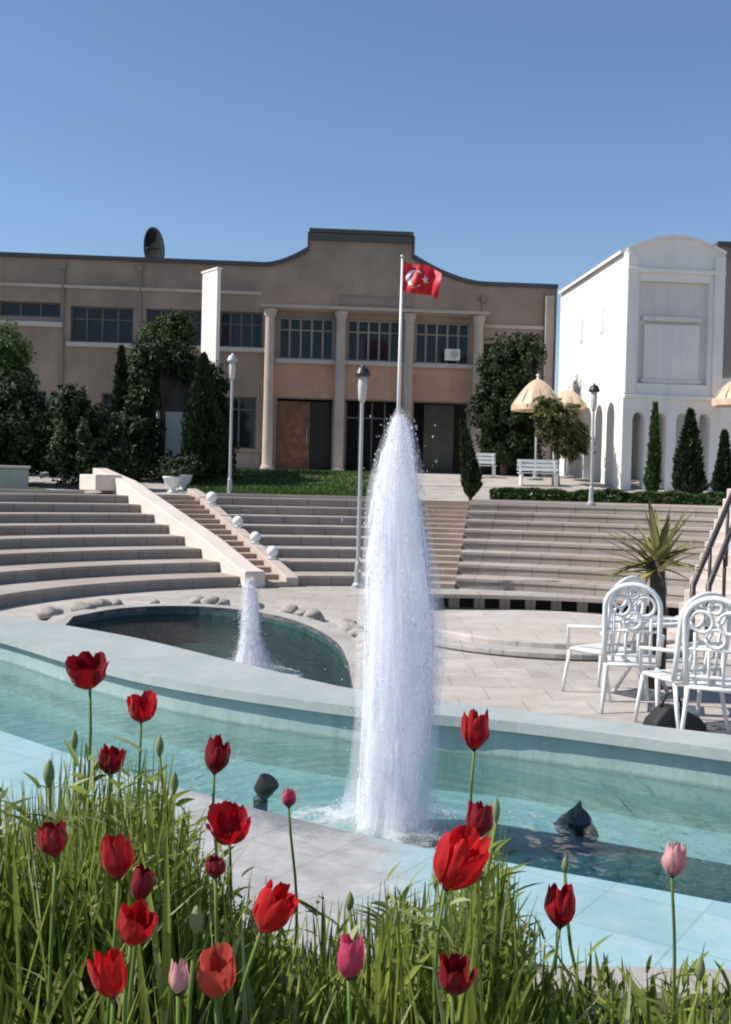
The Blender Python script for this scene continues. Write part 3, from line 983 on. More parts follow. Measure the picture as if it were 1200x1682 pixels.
# dark cap following the skyline
cap = outline[2:]
m = MB()
for i in range(len(cap) - 1):
    a = Vector((cap[i][0], 0, cap[i][1])); b = Vector((cap[i + 1][0], 0, cap[i + 1][1]))
    if (b - a).length < .01: continue
    d = (b - a).normalized(); vert = abs(d.z) > .9
    th_ = .16 if not vert else .06
    nrm = Vector((-d.z, 0, d.x)) * (1 if d.x < 0 else 1)
    if nrm.z < 0: nrm = -nrm
    if vert: nrm = Vector((1 if a.x > 0 else -1, 0, 0))
    for off in [0]:
        vs = []
        for p in (a, b):
            for dn in (.0, th_):
                for dy in (-.16, .55): vs.append(p + nrm * dn + Vector((0, dy, 0)))
        m.add(vs, [(0, 1, 3, 2), (4, 6, 7, 5), (0, 4, 5, 1), (2, 3, 7, 6), (0, 2, 6, 4), (1, 5, 7, 3)])
m.box((-.07, -.1, 9.55), (4.1, .12, .22))
fixn(m.build('cornice', M['cap'], mb))
# moulding band beneath cornice on wings and a name panel
m = MB()
m.box(((UL - 4.05) / 2, -.05, 7.2), (-4.05 - UL, .1, .12)); m.box((6.45, -.05, 6.2), (2.9, .1, .14)); m.box((.55, -.05, 6.62), (8.1, .1, .13))
m.build('string_course', M['trim'], mb)
m = MB(); m.box((.55, -.03, 7.05), (2.9, .06, .34)); bevel(m.build('name_panel', M['grey_wall'], mb), .015)
# windows
rng = random.Random(3)
for (a, b, c, d, n_) in wins:
    m = MB(); t_ = .07
    m.box(((a + b) / 2, .2, c + t_ / 2), (b - a, .1, t_)); m.box(((a + b) / 2, .2, d - t_ / 2), (b - a, .1, t_))
    m.box((a + t_ / 2, .2, (c + d) / 2), (t_, .1, d - c - 2 * t_)); m.box((b - t_ / 2, .2, (c + d) / 2), (t_, .1, d - c - 2 * t_))
    for k in range(1, n_ + 1 - 1):
        u = a + (b - a) * k / n_
        m.box((u, .21, (c + d) / 2), (.075, .08, d - c - 2 * t_))
    if d - c > 1.2: m.box(((a + b) / 2, .205, d - .5), (b - a - 2 * t_, .05, .05))
    wo = m.build('window', M['frame'] if c < 4 or c > 4.8 else M['mullion'], mb)
    m = MB(); m.box(((a + b) / 2, .24, (c + d) / 2), (b - a - .02, .012, d - c - .02)); m.build('pane', M['glass'], wo)
    if c > 4:
        m = MB(); m.box(((a + b) / 2, -.09, c - (.1 if c < 5.9 else .3)), (b - a + .25, .24, .17)); bevel(m.build('sill', M['ledge'], wo), .015)
    # curtains behind some panes
    if rng.random() < .6 and c > 4:
        m = MB(); uu = a + (b - a) * rng.choice((.42, .62)); m.box((uu, .32, (c + d) / 2), ((b - a) * .3, .03, d - c - .1)); m.build('curtain', M['grey_wall'], wo)
# columns
for u in (-3.7, -.83, 1.95, 4.8):
    m = MB()
    m.lathe([(.27, 0), (.27, .18), (.235, .22), (.215, .3), (.20, 2.2), (.185, 6.2), (.215, 6.26), (.26, 6.42), (.26, 6.55)], 20, (u, -.35, 0))
    fixn(m.build('column', M['trim'], mb, False))
m = MB(); m.box((6.05 + 1.72, -.12, 3.75), (.36, .24, 7.5)); bevel(m.build('end_pilaster', M['trim'], mb), .02)
m = MB(); m.box((.55, -.35, 6.44 + .2), (9.3, .6, .12)); m.box((.55, -.4, 3.0), (9.0, .12, .1)) if False else None
m.build('entablature', M['trim'], mb)
# ground-floor entrances
m = MB(); m.box((-2.66, .3, 1.5), (1.34, .06, 2.8))
d1 = m.build('door', M['wood'], mb)
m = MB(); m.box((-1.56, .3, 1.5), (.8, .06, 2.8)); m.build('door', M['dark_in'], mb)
m = MB(); m.tube([(-2.12, .25, 1.2), (-2.12, .23, 1.5), (-2.12, .25, 1.8)], .02, 6); m.build('handle', M['grey_metal'], d1)
m = MB()
for k in range(5): m.box((-.5 + .53 * k + .0, .35, 1.5), (.06, .06, 2.85))
m.box((.55, .35, 2.3), (2.1, .05, .06)); m.build('entrance_frame', M['frame'], mb)
m = MB(); m.box((3.35, .34, 1.5), (1.25, .08, 2.85)); m.build('entrance_panel', M['dull'], mb)
# steps before the columns
m = MB(); m.box((.55, -.85, -.02), (9.6, 1.7, .14)); m.box((.55, -1.2, -.12), (10, 2.2, .16))
bevel(m.build('entrance_step', M['ledge'], mb), .02)
# side plinth
m = MB(); m.box(((UL - 4) / 2, -.03, .35), (-4 - UL, .06, .7)); m.build('plinth', M['grey_wall'], mb)

for u in (-5.95 - .02, -8.95, -12.0, 5.02):
    m = MB(); zt_ = 8.1 if u < 0 else 7.4
    m.tube([(u, -.07, .05), (u, -.07, zt_ - .35), (u, -.07, zt_ - .2)], .05, 8); m.box((u, -.09, zt_ - .1), (.2, .18, .22)); m.build('downpipe', M['grey_wall'], mb, False)
def bl(u, d, w):    # building local to world
    return mb.matrix_basis @ Vector((u, d, w))
# air conditioner
q = bl(3.75, -.0, 4.75)
ac = thing('air_conditioner', 'white air conditioner box below the right upper window', 'air conditioner', q, R(4))
m = MB(); m.box((0, -.2, .2), (.62, .3, .46)); bevel(m.build('casing', M['white_metal'], ac), .03)
m = MB(); m.lathe([(.17, 0), (.17, .02), (.03, .02)], 20); o_ = m.build('fan_grille', M['grey_metal'], ac); o_.rotation_euler = (R(90), 0, 0); o_.location = (.08, -.352, .2)
m = MB(); m.box((-.2, -.12, -.06), (.04, .24, .05)); m.box((.2, -.12, -.06), (.04, .24, .05)); m.build('bracket', M['dark_metal'], ac)
# satellite dish on the roof
q = at(250, 440, 44.5)
M['dish'] = plain('black_mesh', (.006, .0065, .007), 1.0, var=.2)
ds = thing('satellite_dish', 'dark satellite dish standing on the left roof edge', 'dish', (q.x, 46.0, 10.3), 0)
m = MB(); prof = []
dz_ = at(252, 408, 46).z - 10.3
for k in range(9):
    r = .88 * k / 8; prof.append((max(r, .01), .26 * (r / .88) ** 2))
prof += [(.88, .30), (.84, .30)] + [(max(.84 * (7 - k) / 8, .01), .03 + .25 * ((7 - k) / 8) ** 2) for k in range(8)]
m.lathe(prof, 36); dsh = fixn(m.build('dish', M['dish'], ds, True)); dsh.rotation_euler = (R(90 + 10), 0, R(-52)); dsh.location = (0, 0, dz_)
m = MB(); m.tube([(0, .05, 0), (0, .05, dz_)], .05, 8); m.tube([(-.4, .3, 0), (0, .05, dz_ * .7)], .025, 6); m.tube([(.4, .3, 0), (0, .05, dz_ * .7)], .025, 6); m.build('mast', M['dark_metal'], ds)
m = MB(); m.tube([(0, 0, .05), (0, .0, .55)], .02, 6); m.lathe([(.05, .5), (.06, .6), (.03, .64)], 10); fa = m.build('feed_arm', M['dark_metal'], dsh)

# ------------------------------------------------------------------ cream pylon
q = gpos(340, 41)
py_ = thing('pylon', 'tall cream pylon in front of the left wing', 'pylon', q, R(-53))
hh = at(343, 446, 41).z - q.z
m = MB(); m.box((0, 0, hh / 2), (1.16, .16, hh)); bevel(m.build('shaft', M['cream'], py_), .03)
m = MB(); m.box((0, 0, .2), (1.3, .5, .4)); bevel(m.build('base_block', M['ledge'], py_), .03)
m = MB(); m.box((0, 0, hh + .035), (1.22, .22, .07)); m.build('cap', M['cream'], py_)

# ------------------------------------------------------------------ white hall at right
wq = at(1019, 798, 36.5)
wh = thing('white_hall', 'tall white stone hall with arched gable and open arcade', 'building', (wq.x, 36.5, tz(wq.x, 36.5)), R(5))
HW = 3.35; HH = at(1019, 411, 36.5).z - tz(wq.x, 36.5); DP = 8.0
def arcade(length, openings, top, oh, wdt):
    """closed outline with arched openings cut from below"""
    pts = [(0, 0)]
    for c in openings:
        pts += [(c - wdt / 2, 0), (c - wdt / 2, oh - wdt / 2)]
        for k in range(1, 8):
            a = pi - pi * k / 8; pts.append((c + cos(a) * wdt / 2, oh - wdt / 2 + sin(a) * wdt / 2 * 1.25))
        pts += [(c + wdt / 2, oh - wdt / 2), (c + wdt / 2, 0)]
    pts += [(length, 0)] + top
    return pts
top = [(HW, HH)] + [(HW * (1 - k / 14), HH + .5 * sin(pi * k / 14)) for k in range(1, 14)] + [(0, HH)]
op = [.55, 1.3, 2.05, 2.8]
ol = arcade(HW, op, top, 2.55, .42)
panel = [(.45, 3.55), (HW - .5, 3.55), (HW - .5, 6.95), (.45, 6.95)]
m = MB(); m.prism([ol, panel], 0, .35, fr())
fixn(m.build('front_wall', M['white_wall'], wh))
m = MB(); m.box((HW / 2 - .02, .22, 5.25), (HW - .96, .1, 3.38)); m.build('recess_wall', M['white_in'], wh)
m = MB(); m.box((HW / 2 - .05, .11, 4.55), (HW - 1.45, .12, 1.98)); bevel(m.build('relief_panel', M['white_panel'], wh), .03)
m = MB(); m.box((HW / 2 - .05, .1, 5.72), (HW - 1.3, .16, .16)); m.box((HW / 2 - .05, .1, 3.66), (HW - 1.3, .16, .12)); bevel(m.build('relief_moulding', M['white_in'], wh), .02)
for zz, hz in ((7.28, .14), (3.1, .12)):
    m = MB(); m.box((HW / 2, -.06, zz), (HW, .12, hz)); bevel(m.build('string_course', M['white_wall'], wh), .015)
for u in (.18, HW - .18):
    m = MB(); m.box((u, -.05, HH / 2 + 1.55), (.34, .1, HH - 3.3)); bevel(m.build('corner_pilaster', M['white_wall'], wh), .015)
# side wall
ops = [1.3, 2.65, 4.0, 5.35, 6.7]
sl2 = arcade(DP, ops, [(DP, HH), (0, HH)], 2.9, .85)
m = MB(); m.prism([[(max(p[0], .352), p[1]) if p[0] < .3 else p for p in sl2]], 0, .35, lambda a, b, d: Vector((d, a, b)))
fixn(m.build('side_wall', M['white_wall'], wh))
m = MB(); m.prism([[(max(p[0], .352), p[1]) if p[0] < .3 else p for p in sl2]], HW - .35, HW, lambda a, b, d: Vector((d, a, b)))
fixn(m.build('side_wall', M['white_wall'], wh))
m = MB(); m.box((HW / 2, DP + .175, HH / 2), (HW, .35, HH)); m.build('rear_wall', M['white_wall'], wh)
m = MB()
for i in range(14):
    u0, u1 = i / 14, (i + 1) / 14
    z0 = HH - .03 + .5 * sin(pi * u0); z1 = HH - .03 + .5 * sin(pi * u1)
    a, b = -.12 + (HW + .24) * u0, -.12 + (HW + .24) * u1
    m.add([(a, .36, z0), (b, .36, z1), (b, DP + .3, z1), (a, DP + .3, z0), (a, .36, z0 + .12), (b, .36, z1 + .12), (b, DP + .3, z1 + .12), (a, DP + .3, z0 + .12)],
          [(0, 1, 2, 3), (4, 7, 6, 5), (0, 4, 5, 1), (2, 6, 7, 3), (1, 5, 6, 2), (0, 3, 7, 4)])
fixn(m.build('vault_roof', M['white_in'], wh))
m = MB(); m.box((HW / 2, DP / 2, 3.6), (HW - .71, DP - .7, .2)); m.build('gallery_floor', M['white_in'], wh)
m = MB()
for k in range(14):
    u0, u1 = k / 14, (k + 1) / 14
    a = Vector((HW * u0, -.04, HH + .5 * sin(pi * u0) + .03)); b = Vector((HW * u1, -.04, HH + .5 * sin(pi * u1) + .03))
    m.bar(a, b, .14, .1)
m.build('gable_moulding', M['white_wall'], wh)
# two small high windows on the lit side
for y in (2.6, 5.2):
    m = MB(); m.box((-.012, y, 6.0), (.03, .5, .9)); wo = m.build('window', M['white_panel'], wh)
    m = MB(); m.box((-.032, y, 6.0), (.012, .36, .76)); m.build('pane', M['white_in'], wo)

# grey building behind, at right edge
gq = at(1192, 800, 52)
gb = thing('grey_building', 'dark grey flat roofed building behind the white hall at the right edge', 'building', (gq.x - .6, 52, 2.3), 0)
gh = at(1192, 405, 52).z - 2.3; gw = at(1192, 622, 52).z - 2.3
m = MB(); m.box((6, 4, (gh + gw) / 2), (12, 8, gh - gw)); m.build('upper_wall', M['grey_wall'], gb)
m = MB(); m.box((6, 4, gw / 2), (12.2, 8.2, gw)); m.build('lower_wall', M['cream'], gb)
m = MB(); m.box((6, 4, gh + .1), (12.4, 8.4, .2)); m.build('roof', M['cap'], gb)
for k in range(4):
    for z in (gw + 1, gw + 3.6):
        m = MB(); m.box((1.6 + k * 2.7, -.03, z), (1.3, .1, 1.4)); wo = m.build('window', M['frame'], gb)
        m = MB(); m.box((1.6 + k * 2.7, -.085, z), (1.12, .02, 1.22)); m.build('pane', M['glass'], wo)

# ------------------------------------------------------------------ parasols
def parasol(px, Y, ytop, rad, label, hcan=.95):
    p = gpos(px, Y); zt = at(px, ytop, Y).z - p.z
    t_ = thing('parasol', label, 'parasol', p, 0, 'beige parasols on the terrace')
    m = MB(); n_ = 8; rows = 6; vs = []; fs = []
    for i in range(rows + 1):
        u = i / rows
        for k in range(n_ * 4):
            a = 2 * pi * k / (n_ * 4); sc = cos(pi / n_) / cos(((a + pi / n_) % (2 * pi / n_)) - pi / n_)
            rr = rad * u * (1 - (1 - sc) * u); vs.append((rr * cos(a) + .001 * cos(a), rr * sin(a) + .001 * sin(a), zt - hcan * (u ** 1.6)))
    N = n_ * 4
    for k in range(N):
        a = 2 * pi * k / N; vs.append((rad * .985 * cos(a), rad * .985 * sin(a), zt - hcan - .2))
    for i in range(rows + 1):
        for k in range(N):
            k2 = (k + 1) % N; fs.append((i * N + k, i * N + k2, (i + 1) * N + k2, (i + 1) * N + k))
    m.add(vs, fs); m.build('canopy', M['beige_cloth'], t_)
    m = MB(); m.tube([(0, 0, 0), (0, 0, zt + .1)], .035, 10); m.lathe([(.05, zt + .08), (.06, zt + .13), (.01, zt + .18)], 10); m.build('pole', M['white_metal'], t_, True)
    m = MB(); m.lathe([(.3, 0), (.3, .06), (.08, .1), (.06, .3)], 18); m.build('base', M['grey_metal'], t_)
    m = MB()
    for k in range(8):
        a = 2 * pi * k / 8; m.tube([(0, 0, zt - .1), (rad * .6 * cos(a), rad * .6 * sin(a), zt - hcan * .44 - .03), (rad * .95 * cos(a), rad * .95 * sin(a), zt - hcan * .95)], .012, 5)
    m.build('ribs', M['dark_metal'], t_)
parasol(878, 39.5, 622, .95, 'beige parasol left of the white hall, above the olive tree')
parasol(930, 41, 640, .7, 'smaller beige parasol tucked beside the white hall\'s lit side', .6)
parasol(1203, 36, 622, .75, 'beige parasol cut by the right edge beside the white hall', .7)

# ------------------------------------------------------------------ benches / white pieces on the terrace
def white_bench(p, rz, label, L=1.4):
    t_ = thing('garden_bench', label, 'bench', p, rz, 'white benches on the terrace')
    m = MB()
    for k in range(4): m.box((0, -.2 + k * .12, .43), (L, .1, .03))
    m.build('seat', M['white_paint'], t_)
    m = MB()
    for k in range(3): m.box((0, .24 + k * .03, .56 + k * .14), (L, .03, .11))
    m.build('backrest', M['white_paint'], t_)
    for s in (-1, 1):
        m = MB(); m.box((s * L * .42, 0, .2), (.08, .42, .4)); m.box((s * L * .42, .27, .5), (.07, .06, .7)); m.build('leg', M['white_paint'], t_)
white_bench(gpos(884, 37), 0, 'white bench under the olive tree')
white_bench(gpos(793, 40), 0, 'white bench at the foot of the rightmost column', .9)
# white planters at the stair head
def planter(px, Y, s, label):
    t_ = thing('planter', label, 'planter', gpos(px, Y), 0, 'white planters near the stair head')
    m = MB(); m.lathe([(.22 * s, 0), (.25 * s, .05 * s), (.14 * s, .12 * s), (.14 * s, .2 * s), (.36 * s, .42 * s), (.42 * s, .66 * s), (.46 * s, .7 * s), (.46 * s, .76 * s), (.38 * s, .76 * s), (.36 * s, .66 * s)], 24)
    fixn(m.build('urn', M['white_paint'], t_, True))
    m = MB(); leaves(m, (0, 0, .85 * s), (.36 * s, .36 * s, .22 * s), 300, .07, seed=int(px)); m.build('foliage', M['lf_mid'], t_)
planter(283, 31.3, .62, 'white urn planter at the stair head, nearer of two')
planter(300, 32.6, .62, 'white urn planter at the stair head, farther of two')
# white kiosk seen between trees at left
M['smoked'] = plain('smoked_glass', (.03, .022, .032), .35, var=.2)
kq = gpos(283, 37.5)
kk = thing('kiosk', 'small white kiosk with a dark window between the dark trees', 'kiosk', kq, R(12))
kz = at(283, 678, 37.5).z - kq.z; kt = at(283, 592, 37.5).z - kq.z
m = MB(); m.box((0, 0, kz / 2), (1.15, 1.1, kz)); bevel(m.build('counter', M['white_paint'], kk), .02)
m = MB(); m.box((0, 0, (kz + kt) / 2), (1.0, .95, kt - kz)); m.build('window', M['smoked'], kk)
m = MB()
for sx in (-.52, .52):
    for sy in (-.49, .49): m.box((sx, sy, (kz + kt) / 2), (.08, .08, kt - kz - .004))
m.build('window_frame', M['frame'], kk)
m = MB(); m.box((0, 0, kt + .06), (1.3, 1.25, .12)); bevel(m.build('roof', M['cap'], kk), .02)
# low cream block at left edge
q = gpos(12, 30.7)
lw = thing('low_wall', 'short cream stone wall end at the left edge above the seating', 'wall', q, R(20))
m = MB(); m.box((0, 0, .3), (1.1, .4, .6)); bevel(m.build('wall_block', M['ledge'], lw), .04)
m = MB(); m.box((0, 0, .64), (1.2, .5, .08)); bevel(m.build('coping', M['parapet'], lw), .02)

# ------------------------------------------------------------------ lamp posts, flagpole
def lamp(px, ybase_z, Y, ytop, label, dark=True):
    p = at(px, 800, Y); base = Vector((p.x, Y, ybase_z)); h = at(px, ytop, Y).z - ybase_z
    t_ = thing('lamp_post', label, 'lamp', base, 0, 'lamp posts around the theatre')
    m = MB(); m.lathe([(.11, 0), (.11, .06), (.07, .1), (.062, .45), (.042, .5), (.034, h - .70)], 14); m.build('post', M['grey_metal'], t_)
    m = MB(); m.lathe([(.04, h - .702), (.075, h - .62), (.088, h - .4), (.08, h - .2), (.04, h - .16)], 16); m.build('lantern', M['lens'], t_, True)
    m = MB(); m.lathe([(.14, h - .19), (.15, h - .14), (.10, h - .03), (.04, h), (.01, h + .05)], 16); m.build('hood', M['dark_metal'] if dark else M['grey_metal'], t_)
    return t_
lamp(377, tz(-3.6, 30.3), 30.3, 583, 'pale grey lamp post at the lawn edge left of the columns', False)
lamp(591, 0.0, 21.2, 602, 'lamp post with dark hood standing directly behind the tall jet')
lamp(971, tz(6, 29.2), 29.3, 632, 'lamp post with dark hood before the white hall\'s lit side')
fp = gpos(651, 36)
fl_ = thing('flagpole', 'white flagpole rising behind the tall jet', 'flagpole', fp, 0)
fh = at(653, 424, 36).z - fp.z
m = MB(); m.tube([(0, 0, 0), (0, 0, fh * .5), (0, 0, fh)], [.075, .06, .035], 12); m.build('pole', M['white_metal'], fl_, True)
m = MB(); m.lathe([(.01, fh - .02), (.07, fh + .03), (.07, fh + .08), (.01, fh + .12)], 12); m.build('finial', M['grey_metal'], fl_, True)
m = MB(); m.lathe([(.25, 0), (.25, .18), (.16, .22), (.16, .34)], 16); m.build('base', M['ledge'], fl_)
# flag: red cloth with white crescent and star, hanging in folds
FG = thing('flag', 'red flag with white crescent and star hanging from the flagpole', 'flag', fp + Vector((.04, 0, fh - 1.25)), 0)
FW, FH_ = 1.45, 1.0
def flagp(u, v):     # u 0..1 along, v 0..1 down
    x = u * FW * .86 - v * .10 * u
    z = 1.17 - v * FH_ * (1 - .1 * u) - u * u * .42 - .07 * sin(u * 6)
    y = .16 * sin(u * 10 + v * 2.2) * (.3 + u) + .05 * sin(v * 5 + u * 3)
    return Vector((x, y, z))
m = MB(); nu, nv = 40, 24
vs = [flagp(i / nu, j / nv) for j in range(nv + 1) for i in range(nu + 1)]
fs = [(j * (nu + 1) + i, j * (nu + 1) + i + 1, (j + 1) * (nu + 1) + i + 1, (j + 1) * (nu + 1) + i) for j in range(nv) for i in range(nu)]
m.add(vs, fs); m.build('cloth', M['red_cloth'], FG, True)
def flagshape(loop, name):
    for sgn in (-1, 1):
        pass
    m = MB(); tr = tessellate_polygon([[Vector((a, b, 0)) for a, b in loop]])
    for sgn in (-1, 1):
        m.add([flagp(a / 1.5, b) + Vector((0, sgn * .006, 0)) for a, b in loop], [tuple(t) for t in tr])
    m.build(name, M['white_cloth'], FG)
cr = [(.46 + .34 * cos(a), .5 + .31 * sin(a)) for a in [R(38 + 284 * k / 30) for k in range(31)]] + [(.54 + .255 * cos(a), .5 + .245 * sin(a)) for a in [R(310 - 260 * k / 28) for k in range(29)]]
flagshape(cr, 'crescent')
stv = []
for k in range(10):
    r = .17 if k % 2 == 0 else .066; a = pi + k * pi / 5; stv.append((.92 + r * cos(a), .5 + r * sin(a)))
flagshape(stv, 'star')

# ------------------------------------------------------------------ stair rails at right
rr = thing('stair_rail', 'dark double handrail climbing at the right edge behind the chairs', 'handrail', (0, 0, 0))
for off, yb in ((0, 0), (.42, 0)):
    a = at(1138 + (0 if off == 0 else 26), 962, 13.0); b = at(1212 + (0 if off == 0 else 22), 790, 15.2); e = b + (b - a) * .8
    a0 = a + (a - b) * .05
    m = MB(); m.tube([Vector((a.x, a.y, 0)), a, b, e], .035, 8); m.build('rail', M['rail_metal'], rr, True)
    for s in (.35, .75, 1.25):
        p = a.lerp(b, s) ; m = MB(); m.tube([p, Vector((p.x, p.y, max(p.z - .95, .1)))], .022, 6); m.build('baluster', M['rail_metal'], rr, True)
sa = at(1150, 962, 13.0); sb = at(1224, 790, 15.2)
stq = thing('stone_stairs', 'pale stone stairs climbing between the dark handrails', 'stairs', (sa.x, sa.y, 0), atan2(sb.y - sa.y, sb.x - sa.x))
L_ = (Vector((sb.x, sb.y)) - Vector((sa.x, sa.y))).length
m = MB()
ns = 14
for k in range(ns):
    m.box((.15 + (L_ * 1.5) * (k + .5) / ns, 0, (k + 1) * .075 - .02), (L_ * 1.5 / ns + .03, .95, (k + 1) * .15 - .04 + (0)))
bevel(m.build('step', M['parapet'], stq), .012)

# ------------------------------------------------------------------ white garden chairs
def chair():
    t_ = thing('garden_chair', '', 'chair', (0, 0, 0), 0, 'white garden chairs by the pool')
    mt = M['white_metal']
    m = MB()
    for k in range(7): m.box((0, -.2 + k * .066, .44 + .002 * (k % 2)), (.44, .05, .016))
    m.build('seat', mt, t_)
    m = MB(); m.tube([(-.23, -.23, .43), (.23, -.23, .43), (.23, .23, .43), (-.23, .23, .43), (-.23, -.23, .43)], .018, 8); m.build('seat_frame', mt, t_, True)
    for sx in (-1, 1):
        m = MB(); m.tube([(sx * .22, -.22, .43), (sx * .24, -.25, .2), (sx * .25, -.28, 0)], [.02, .018, .016], 8); m.build('leg', mt, t_, True)
        m = MB(); m.tube([(sx * .22, .22, .43), (sx * .23, .27, .2), (sx * .24, .33, 0)], [.02, .018, .016], 8); m.build('leg', mt, t_, True)
        m = MB(); m.tube([(sx * .235, .24, .68), (sx * .27, .05, .67), (sx * .27, -.2, .65), (sx * .24, -.23, .44)], .017, 8); m.build('armrest', mt, t_, True)
    # back
    def bp(x, z): return Vector((x, .22 + (z - .44) * .16, z))
    m = MB()
    arch = [bp(-.23, .44), bp(-.235, .7), bp(-.235, .95)] + [bp(-.235 * cos(pi * k / 12), .95 + .2 * sin(pi * k / 12)) for k in range(1, 12)] + [bp(.235, .95), bp(.235, .7), bp(.23, .44)]
    m.tube(arch, .024, 8); m.build('back_frame', mt, t_, True)
    m = MB()
    def ring(x, z, r, w=.016): m.tube([bp(x + r * cos(2 * pi * k / 20), z + r * sin(2 * pi * k / 20)) for k in range(21)], w, 6)
    ring(-.105, .96, .085); ring(.105, .96, .085); ring(0, .83, .075); ring(0, 1.08, .05)
    for x in (-.16, -.055, .055, .16): m.tube([bp(x, .45), bp(x, .74 if abs(x) < .1 else .87)], .015, 6)
    m.tube([bp(-.23, .74), bp(.23, .74)], .015, 6); m.tube([bp(-.23, .52), bp(.23, .52)], .015, 6)
    m.build('back_panel', mt, t_, True)
    return t_
ch0 = chair()
for (px, Y, rz, lb) in [(1122, 9.15, 200, 'largest white garden chair, its rounded openwork back nearest the yucca'),
                        (1040, 9.9, 165, 'white garden chair in the middle, beside the largest chair'),
                        (992, 10.6, 215, 'white garden chair farthest left, beside the stage platform'),
                        (1190, 8.75, 150, 'white garden chair cut by the right edge of the picture')]:
    o = ch0 if lb.startswith('largest') else copy_tree(ch0)
    p = at(px, 1000, Y); o.location = (p.x, Y, .002); o.rotation_euler = (0, 0, R(rz)); o['label'] = lb
# white table between chairs
p = at(1060, 1000, 10.6)
tb = thing('garden_table', 'round white garden table between the white chairs', 'table', (p.x, 10.6, .002), 0)
m = MB(); m.lathe([(.38, .70), (.40, .71), (.40, .735), (.38, .745)], 32); m.build('tabletop', M['white_metal'], tb)
for k in range(3):
    a = k * 2.094 + .4; m = MB(); m.tube([(.05 * cos(a), .05 * sin(a), .69), (.08 * cos(a), .08 * sin(a), .35), (.3 * cos(a), .3 * sin(a), 0)], .02, 8); m.build('leg', M['white_metal'], tb, True)
# dark bag added for the shade under the big chair
p = at(1108, 1175, 8.95)
bgq = thing('shade_bag', 'black bag added for the shade under the largest white chair', 'shade_bag', (p.x, 8.98, .002), R(15))
m = MB(); 
pts_ = [(-.24, 0), (.24, 0), (.26, .05), (.2, .12), (.02, .21), (-.1, .22), (-.22, .1)]
m.prism([pts_], -.12, .12, lambda a, b, d: Vector((a, d * (1 - b * 1.4), b)))
o_ = fixn(m.build('body', M['black_cloth'], bgq, True)); bevel(o_, .03, 3)
m = MB(); m.tube([(-.12, 0, .2), (-.08, 0, .3), (.02, 0, .32), (.08, 0, .19)], .012, 6); m.build('strap', M['black_cloth'], bgq, True)

# ------------------------------------------------------------------ rocks
def rock(name, label, p, s, mat, seed, group=None, sq=(1, 1, .65), peak=False):
    import bmesh
    bm = bmesh.new(); bmesh.ops.create_icosphere(bm, subdivisions=3, radius=1)
    for v in bm.verts:
        d = v.co.normalized(); k = 1 + .3 * noise.noise(d * 1.3 + Vector((seed * 5.1, 0, 0))) + .14 * noise.noise(d * 3.5 + Vector((0, seed, 0)))
        v.co = Vector((d.x * s * sq[0], d.y * s * sq[1], d.z * s * sq[2])) * k
        if peak: v.co += Vector((noise.noise(d * 2.7), noise.noise(d * 2.7 + Vector((9, 0, 0))), noise.noise(d * 4))) * s * .3
        if peak and v.co.z > 0: q_ = max(1 - v.co.z / (s * 1.95), .25); v.co.x = v.co.x * q_ + v.co.z * .12; v.co.y *= q_
        if v.co.z < -s * .25: v.co.z = -s * .25
    me = bpy.data.meshes.new(name); bm.to_mesh(me); bm.free(); me.materials.append(mat)
    for q in me.polygons: q.use_smooth = not peak
    o = bpy.data.objects.new(name, me); col.objects.link(o); o.location = p; o.rotation_euler = (0, 0, seed * 1.3)
    return props(o, label, 'rock', group)
GR = 'pale stones around the rear basin'
rl = RB_far
for i in range(0, len(rl), 1):
    if random.random() < .28: continue
    p = rl[i] + (rl[i] - cen).normalized() * .5
    rock('stone', 'pale rounded stone on the rim of the rear basin', Vector((p.x + random.uniform(-.08, .08), p.y + random.uniform(-.08, .08), .06)), random.uniform(.07, .2), M['rock'], i + 1, GR)
p = on(945, 1362, -.16)
rock('rock', 'dark pointed rock breaking the water by the near coping', p + Vector((0, 0, .0)), .13, M['dark_rock'], 4, None, (1.3, .8, 1.25), True)
p = on(428, 1292, -.1)
sp_ = thing('pool_light', 'small black underwater lamp left of the tall jet', 'lamp', (p.x, p.y, -.4))
m = MB(); m.lathe([(.05, 0), (.05, .22), (.03, .24)], 12); m.build('stand', M['dark_metal'], sp_)
m = MB(); m.lathe([(.03, 0), (.065, .02), (.075, .12), (.06, .13)], 16); o_ = m.build('lamp_head', M['dark_metal'], sp_); o_.location = (0, 0, .25); o_.rotation_euler = (R(35), 0, R(60))

